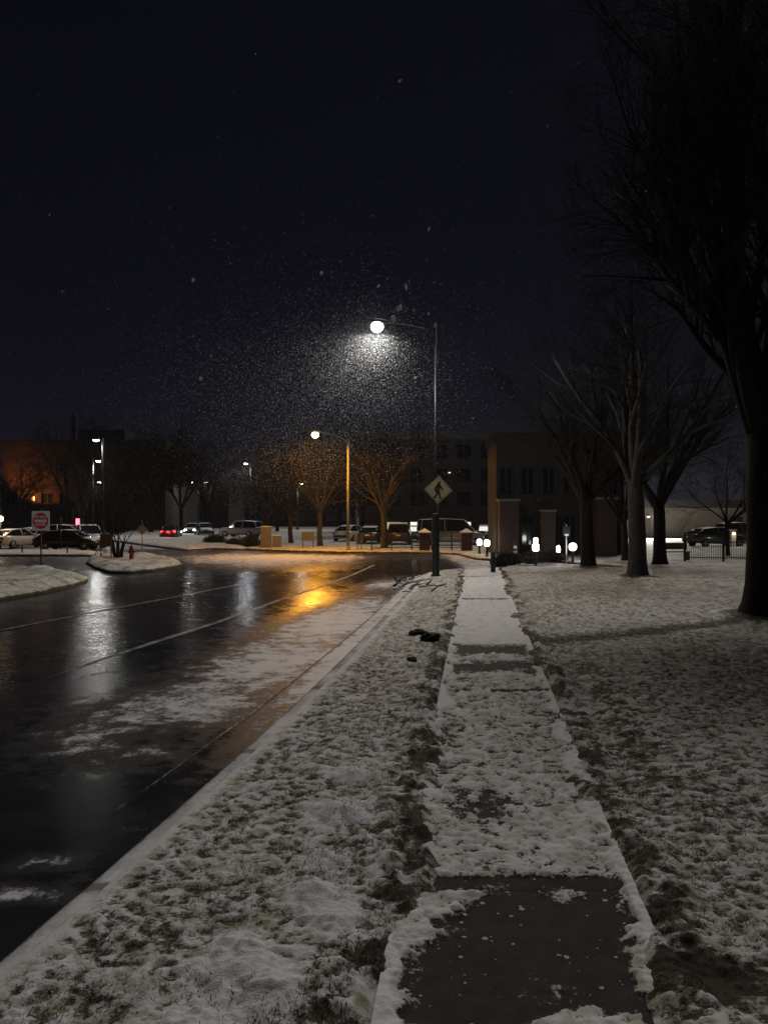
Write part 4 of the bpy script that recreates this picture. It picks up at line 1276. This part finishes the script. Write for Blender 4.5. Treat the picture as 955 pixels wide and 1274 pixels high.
# ------------------------------------------------------------------ buildings
def building(label, x0, x1, y, depth, zt, rows_, cols, wallm, lit=None, trim='concrete', name='office_building', parapet=.8, glow=None, cat='building', piers=None, rz=0.0, winf=.62):
    w = x1 - x0
    t_ = thing(name, label, cat, (x0, y, -.05), rz)
    wm = MB()
    wm.box((w / 2, depth / 2 + .35, zt / 2), (w, depth, zt))
    edges = [0.0] + [e for r in rows_ for e in r] + [zt - parapet]
    for a, b_ in zip(edges[0::2], edges[1::2]):
        if b_ - a > .02:
            wm.box((w / 2, .18, (a + b_) / 2), (w, .36, b_ - a))
    cw = w / cols
    for r in rows_:
        for c_ in range(cols + 1):
            xx = c_ * cw; pw = cw * (1 - winf)
            a = max(0.0, xx - pw / 2); b_ = min(w, xx + pw / 2)
            wm.box(((a + b_) / 2, .185, (r[0] + r[1]) / 2), (b_ - a, .33, r[1] - r[0]))
    wm.build('wall', M[wallm], t_)
    MB().box((w / 2, depth / 2 + .1, zt - parapet / 2), (w + .3, depth + .5, parapet)).build('parapet', M[trim], t_)
    MB().box((w / 2, depth / 2 + .1, zt + .03), (w - .2, depth, .05)).build('roof', M['roof'], t_)
    for ri, r in enumerate(rows_):
        for c_ in range(cols):
            xx = (c_ + .5) * cw; ww = cw * winf; hh = r[1] - r[0]
            key = (ri, c_)
            mt = M[lit[key]] if lit and key in lit else M['glass']
            p_ = MB().box((xx, .30, (r[0] + r[1]) / 2), (ww - .01, .03, hh - .01)).build('window', mt, t_)
            fm = MB()
            for q in (-1, 0, 1):
                fm.box((xx + q * (ww / 2 - .04), .25, (r[0] + r[1]) / 2), (.06, .06, hh - .02))
            for q in (-1, 1):
                fm.box((xx, .251, (r[0] + r[1]) / 2 + q * (hh / 2 - .04)), (ww - .03, .055, .06))
            fm.build('frame', M['steel'], p_)
    return t_


building('four storey office block with rows of dark windows and lit ground floor', px2x(446, 105), px2x(650, 105), 105, 14, 13.4,
         [(.45, 1.5), (3.6, 5.4), (6.7, 8.5), (9.7, 11.7)], 7, 'beige',
         {(0, 2): 'window_pale', (0, 4): 'window_pale', (0, 1): 'window_warm', (0, 3): 'window_warm'}, parapet=1.1)
dl = thing('desk_lamp', 'small pale light shining in a second floor office window', 'lamp', (px2x(559, 105), 105.2, 7.55))
MB().lathe([(.10, 0), (.12, .05), (.03, .08), (.03, .22), (.06, .24)], 10).build('stand', M['steel'], dl)
MB().lathe([(.20, .22), (.24, .3), (.16, .46)], 10).build('lamp_shade', M['window_pale'], dl)
bb = building('two storey brick building with tall piers behind the bollard lights', px2x(617, 47), px2x(776, 47), 47, 3.5, 7.2, [(.6, 2.4), (3.6, 5.2)], 6, 'dark_wall', None, parapet=.6, trim='dark_wall', name='brick_building')
for px, wpx, zt, mt, y in ((633, 24, 3.2, 'brick', 45.4), (683, 15, 2.6, 'brick_pale', 45.6), (754, 25, 3.3, 'brick', 45.4)):
    w_ = wpx * 45.5 / F
    MB().box((px2x(px, 45.4) - bb.location.x, 45.8 - 47, zt / 2), (w_, .9, zt)).build('brick_column', M[mt], bb)
    MB().box((px2x(px, 45.4) - bb.location.x, 45.8 - 47, zt + .06), (w_ + .12, 1.02, .12)).build('column_cap', M['concrete'], bb)
# low building at right
lb_ = thing('low_building', 'long low pale walled building with a dark flat roof behind the iron fence', 'building', (px2x(772, 80), 80, -.05))
W_ = 17.5
MB().box((W_ / 2, 4, 1.55), (W_, 8, 3.1)).build('wall', M['pale_wall'], lb_)
MB().box((W_ / 2, 3.6, 3.5), (W_ + 1.2, 10, .8)).build('roof', M['roof'], lb_)
for x in (2.4, 11.5):
    d_ = MB().box((x, -.03, 1.1), (1.1, .06, 2.2)).build('door', M['steel'], lb_)
    MB().box((x + .4, -.08, 1.05), (.04, .05, .14)).build('handle', M['galv'], d_)
for x in (15.2,):
    w_ = MB().box((x, -.02, 1.65), (1.4, .04, 1.1)).build('window', M['glass'], lb_)
    MB().box((x, -.05, 1.08), (1.55, .12, .06)).build('sill', M['concrete'], w_)
wl2 = thing('wall_lamp', 'lit wall lamp on the low pale building, seen between the trunks', 'wall lamp', (px2x(806, 79.8), 79.75, 2.3))
MB().box((0, .1, 0), (.24, .24, .2), 0, .03).build('housing', M['black'], wl2)
MB().lathe([(.03, -.2), (.1, -.18), (.11, -.1)], 12).build('lens', M['lamp_warm'], wl2, True)
light('lamp_light', (0, -1.6, -.1), 6000, (1, .94, .84), .2, wl2, R(125), (R(-52), 0, 0))
lp = thing('lit_post', 'pale post with a small light behind the iron fence', 'post lamp', (px2x(911, 58), 58, 0))
MB().box((0, 0, .6), (.32, .32, 1.2)).build('post', M['pale_wall'], lp)
MB().box((0, 0, 1.26), (.42, .42, .1)).build('cap', M['snowcap'], lp)
MB().box((0, -.18, 1.02), (.16, .04, .1)).build('lens', M['lamp_warm'], lp)
light('lamp_light', (0, -.7, 1.1), 14, (1, .9, .7), .1, lp)

hb = building('broad dark brown building behind the parking lot with an orange glow on its wall', px2x(2, 118), px2x(206, 118), 118, 20, 13.4, [(.8, 2.6), (4.0, 5.6)], 9, 'brown_wall', None, trim='dark_wall', name='brown_building', parapet=1.0)
MB().box((7.6, 8, 15.6), (.6, .6, 5)).build('chimney', M['dark_wall'], hb)
MB().box((13, 8, 14.4), (7, 6, 2.0)).build('roof_house', M['dark_wall'], hb)
wl3 = thing('wall_lamp', 'orange uplight on the brown building wall at the left', 'wall lamp', (px2x(30, 117.7), 117.6, 4.2))
MB().box((0, .1, 0), (.5, .5, .246)).build('housing', M['black'], wl3)
MB().box((0, .1, .1215), (.3, .2, .004)).build('lens', M['lamp_orange'], wl3)
light('lamp_light', (0, -2.6, .6), 1700, (1, .27, .06), .3, wl3, R(120), (R(180 - 42), 0, R(-35)))
building('farther dark low building beyond the side road', px2x(196, 150), px2x(285, 150), 150, 16, 8.5, [(1, 2.8), (4.2, 6.0)], 5, 'dark_wall', None, trim='dark_wall', name='dark_building')
building('dark building far behind the trees left of the office block', px2x(300, 170), px2x(442, 170), 170, 16, 7.5, [(1, 2.8)], 7, 'dark_wall', None, trim='dark_wall', name='far_building')

ns = thing('neon_sign', 'small upright red glowing sign above the snow topped cars', 'sign', (px2x(97, 72), 72, RZ))
MB().box((0, 0, .8), (.08, .08, 1.6)).build('post', M['black'], ns)
MB().box((0, .05, 1.75), (.46, .10, .95), 0, .02).build('case', M['black'], ns)
MB().box((0, -.012, 1.75), (.32, .02, .8)).build('face', M['neon'], ns)
light('sign_glow', (0, -.5, 1.7), 40, (1, .05, .08), .2, ns)
ap = MB().tube([(0, 0, -.1), (0, 0, 2.2)], [.06, .05], 8).build('dark_post', M['black'], None, True)
ap.location = (px2x(75.5, 55), 55, 0)
tag(ap, 'thin dark post in front of the dark snow topped sedan', 'post')

# ------------------------------------------------------------------ falling snow
rng = np.random.default_rng(11)


def flakes(n, lo, hi, smin, smax):
    return rng.uniform(lo, hi, (n, 3)), rng.uniform(smin, smax, n)


def cloud(n, c, sg, smin, smax):
    p = rng.normal(0, 1, (n, 3)) * np.array(sg) + np.array(c)
    k = p[:, 2] > .1
    return p[k], rng.uniform(smin, smax, n)[k]


sets = [cloud(21000, (-2.7, 29.6, 6.7), (3.0, 3.3, 2.0), .0055, .0118),
        cloud(900, (-1.9, 29.6, 7.1), (2.5, 3.2, 1.9), .012, .022),
        cloud(7000, (-1.0, 29.4, 8.3), (1.3, 1.5, 1.2), .005, .011),
        cloud(9000, (-.55, 29.4, 9.1), (.62, .8, .62), .003, .006),  # tiny flakes packed round the lamp head, added to imitate its glow
        cloud(260, (-.6, 29.4, 9.0), (1.1, 1.3, 1.2), .014, .03),
        cloud(3500, (-5.6, 53, 6.2), (2.2, 3, 1.7), .008, .014),
        cloud(3500, (px2x(306, 86), 85.5, 6.2), (1.8, 2.5, 1.7), .012, .02),
        flakes(1200, (-12, 14, .3), (8, 44, 11), .005, .010),
        flakes(45, (-3.0, 5, 1.6), (3.0, 15, 7), .005, .009)]
big_ = [(240, 348, 9, .030), (400, 339, 9, .026), (505, 357, 7, .024), (496, 384, 8, .05), (489, 396, 9, .05), (533, 285, 8, .022), (541, 405, 7, .022), (250, 471, 8, .026), (533, 390, 8, .02), (471, 355, 9, .02), (516, 470, 8, .018), (497, 100, 8, .02)]
P0 = np.concatenate([s[0] for s in sets] + [np.array([[px2x(a, c_), c_, py2z(b_, c_)] for a, b_, c_, _ in big_])])
S0 = np.concatenate([s[1] for s in sets] + [np.array([q[3] for q in big_])])
n = len(P0)
wind = np.array([.42, 0.1, .9]) + rng.normal(0, .35, (n, 3)); wind /= np.linalg.norm(wind, axis=1)[:, None]
ref = rng.normal(0, 1, (n, 3)); a1 = np.cross(wind, ref); a1 /= np.linalg.norm(a1, axis=1)[:, None]; a2 = np.cross(wind, a1)
S = S0[:, None]
j = lambda: rng.uniform(.55, 1.1, (n, 1))
V = np.stack([P0 + wind * S * 1.5 * j(), P0 - wind * S * 1.5 * j(), P0 + a1 * S * .8 * j(), P0 - a1 * S * .8 * j(), P0 + a2 * S * .8 * j(), P0 - a2 * S * .8 * j()], 1).reshape(-1, 3)
tri = np.array([(0, 2, 4), (0, 4, 3), (0, 3, 5), (0, 5, 2), (1, 4, 2), (1, 3, 4), (1, 5, 3), (1, 2, 5)])
Ft = (tri[None] + (np.arange(n) * 6)[:, None, None]).reshape(-1, 3)
me = bpy.data.meshes.new('falling_snow')
me.vertices.add(len(V)); me.vertices.foreach_set('co', V.ravel())
me.loops.add(Ft.size); me.loops.foreach_set('vertex_index', Ft.ravel())
me.polygons.add(len(Ft)); me.polygons.foreach_set('loop_start', np.arange(0, Ft.size, 3))
me.update(); me.validate(); me.materials.append(M['flake'])
fs_ = bpy.data.objects.new('falling_snow', me); COL.objects.link(fs_)
tag(fs_, 'falling snowflakes drifting through the lamp light, with added fine flakes imitating lamp glow', 'falling snow', kind='stuff')

# ------------------------------------------------------------------ haze
HAZE = 0.0002
if HAZE > 0:
    m, nt, out = new_mat('haze_air')
    pv = N(nt, 'ShaderNodeVolumePrincipled', Density=HAZE, Anisotropy=.35); pv.inputs['Color'].default_value = (.85, .88, .95, 1)
    nt.links.new(pv.outputs[0], out.inputs['Volume'])
    hz = MB().box((0, 295, 14), (1300, 720, 31)).build('haze', m)
    tag(hz, kind='stuff', label='thin snowy night air over the whole scene', cat='haze')

# ------------------------------------------------------------------ sky, dim night glow, camera
w = bpy.data.worlds.new('World'); sc.world = w; w.use_nodes = True
nt = w.node_tree
for n_ in list(nt.nodes):
    nt.nodes.remove(n_)
wo = N(nt, 'ShaderNodeOutputWorld')
SUN_EL, SUN_ROT = R(56), R(24)
sky = N(nt, 'ShaderNodeTexSky'); sky.sky_type = 'NISHITA'; sky.sun_disc = False
sky.sun_elevation = SUN_EL; sky.sun_rotation = SUN_ROT
b1 = N(nt, 'ShaderNodeBackground', Strength=.00010); nt.links.new(sky.outputs[0], b1.inputs[0])
b2 = N(nt, 'ShaderNodeBackground', Strength=1.0)
tc = N(nt, 'ShaderNodeTexCoord'); sp = N(nt, 'ShaderNodeSeparateXYZ'); nt.links.new(tc.outputs['Generated'], sp.inputs[0])
cr = N(nt, 'ShaderNodeValToRGB')
cr.color_ramp.elements[0].position = 0.0; cr.color_ramp.elements[0].color = (.0025, .0023, .0062, 1)
cr.color_ramp.elements[1].position = .6; cr.color_ramp.elements[1].color = (.0014, .0013, .0040, 1)
nt.links.new(sp.outputs['Z'], cr.inputs['Fac']); nt.links.new(cr.outputs[0], b2.inputs[0])
ad = N(nt, 'ShaderNodeAddShader'); nt.links.new(b1.outputs[0], ad.inputs[0]); nt.links.new(b2.outputs[0], ad.inputs[1])
nt.links.new(ad.outputs[0], wo.inputs[0])

sl = bpy.data.lights.new('night_sky_glow', 'SUN'); sl.energy = 1.0; sl.angle = R(24); sl.color = (1.0, .965, .92)
so = bpy.data.objects.new('night_sky_glow', sl); COL.objects.link(so)
dv = -Vector((math.sin(SUN_ROT) * math.cos(SUN_EL), math.cos(SUN_ROT) * math.cos(SUN_EL), math.sin(SUN_EL)))
so.rotation_euler = dv.to_track_quat('-Z', 'Y').to_euler()

cd = bpy.data.cameras.new('camera'); co = bpy.data.objects.new('camera', cd); COL.objects.link(co)
co.location = (0, 0, H); co.rotation_euler = (R(90) + math.atan(3.0 / F), 0, 0)
cd.sensor_fit = 'VERTICAL'; cd.sensor_height = 36; cd.lens = F / 1274 * 36
cd.clip_start = .05; cd.clip_end = 2000
sc.camera = co
sc.view_settings.view_transform = 'Standard'; sc.view_settings.look = 'None'; sc.view_settings.exposure = 0; sc.view_settings.gamma = 1
sc.view_settings.use_curve_mapping = False
sc.cycles.use_denoising = True
sc.cycles.max_bounces = 5; sc.cycles.volume_bounces = 0
sc.cycles.sample_clamp_indirect = 2.0
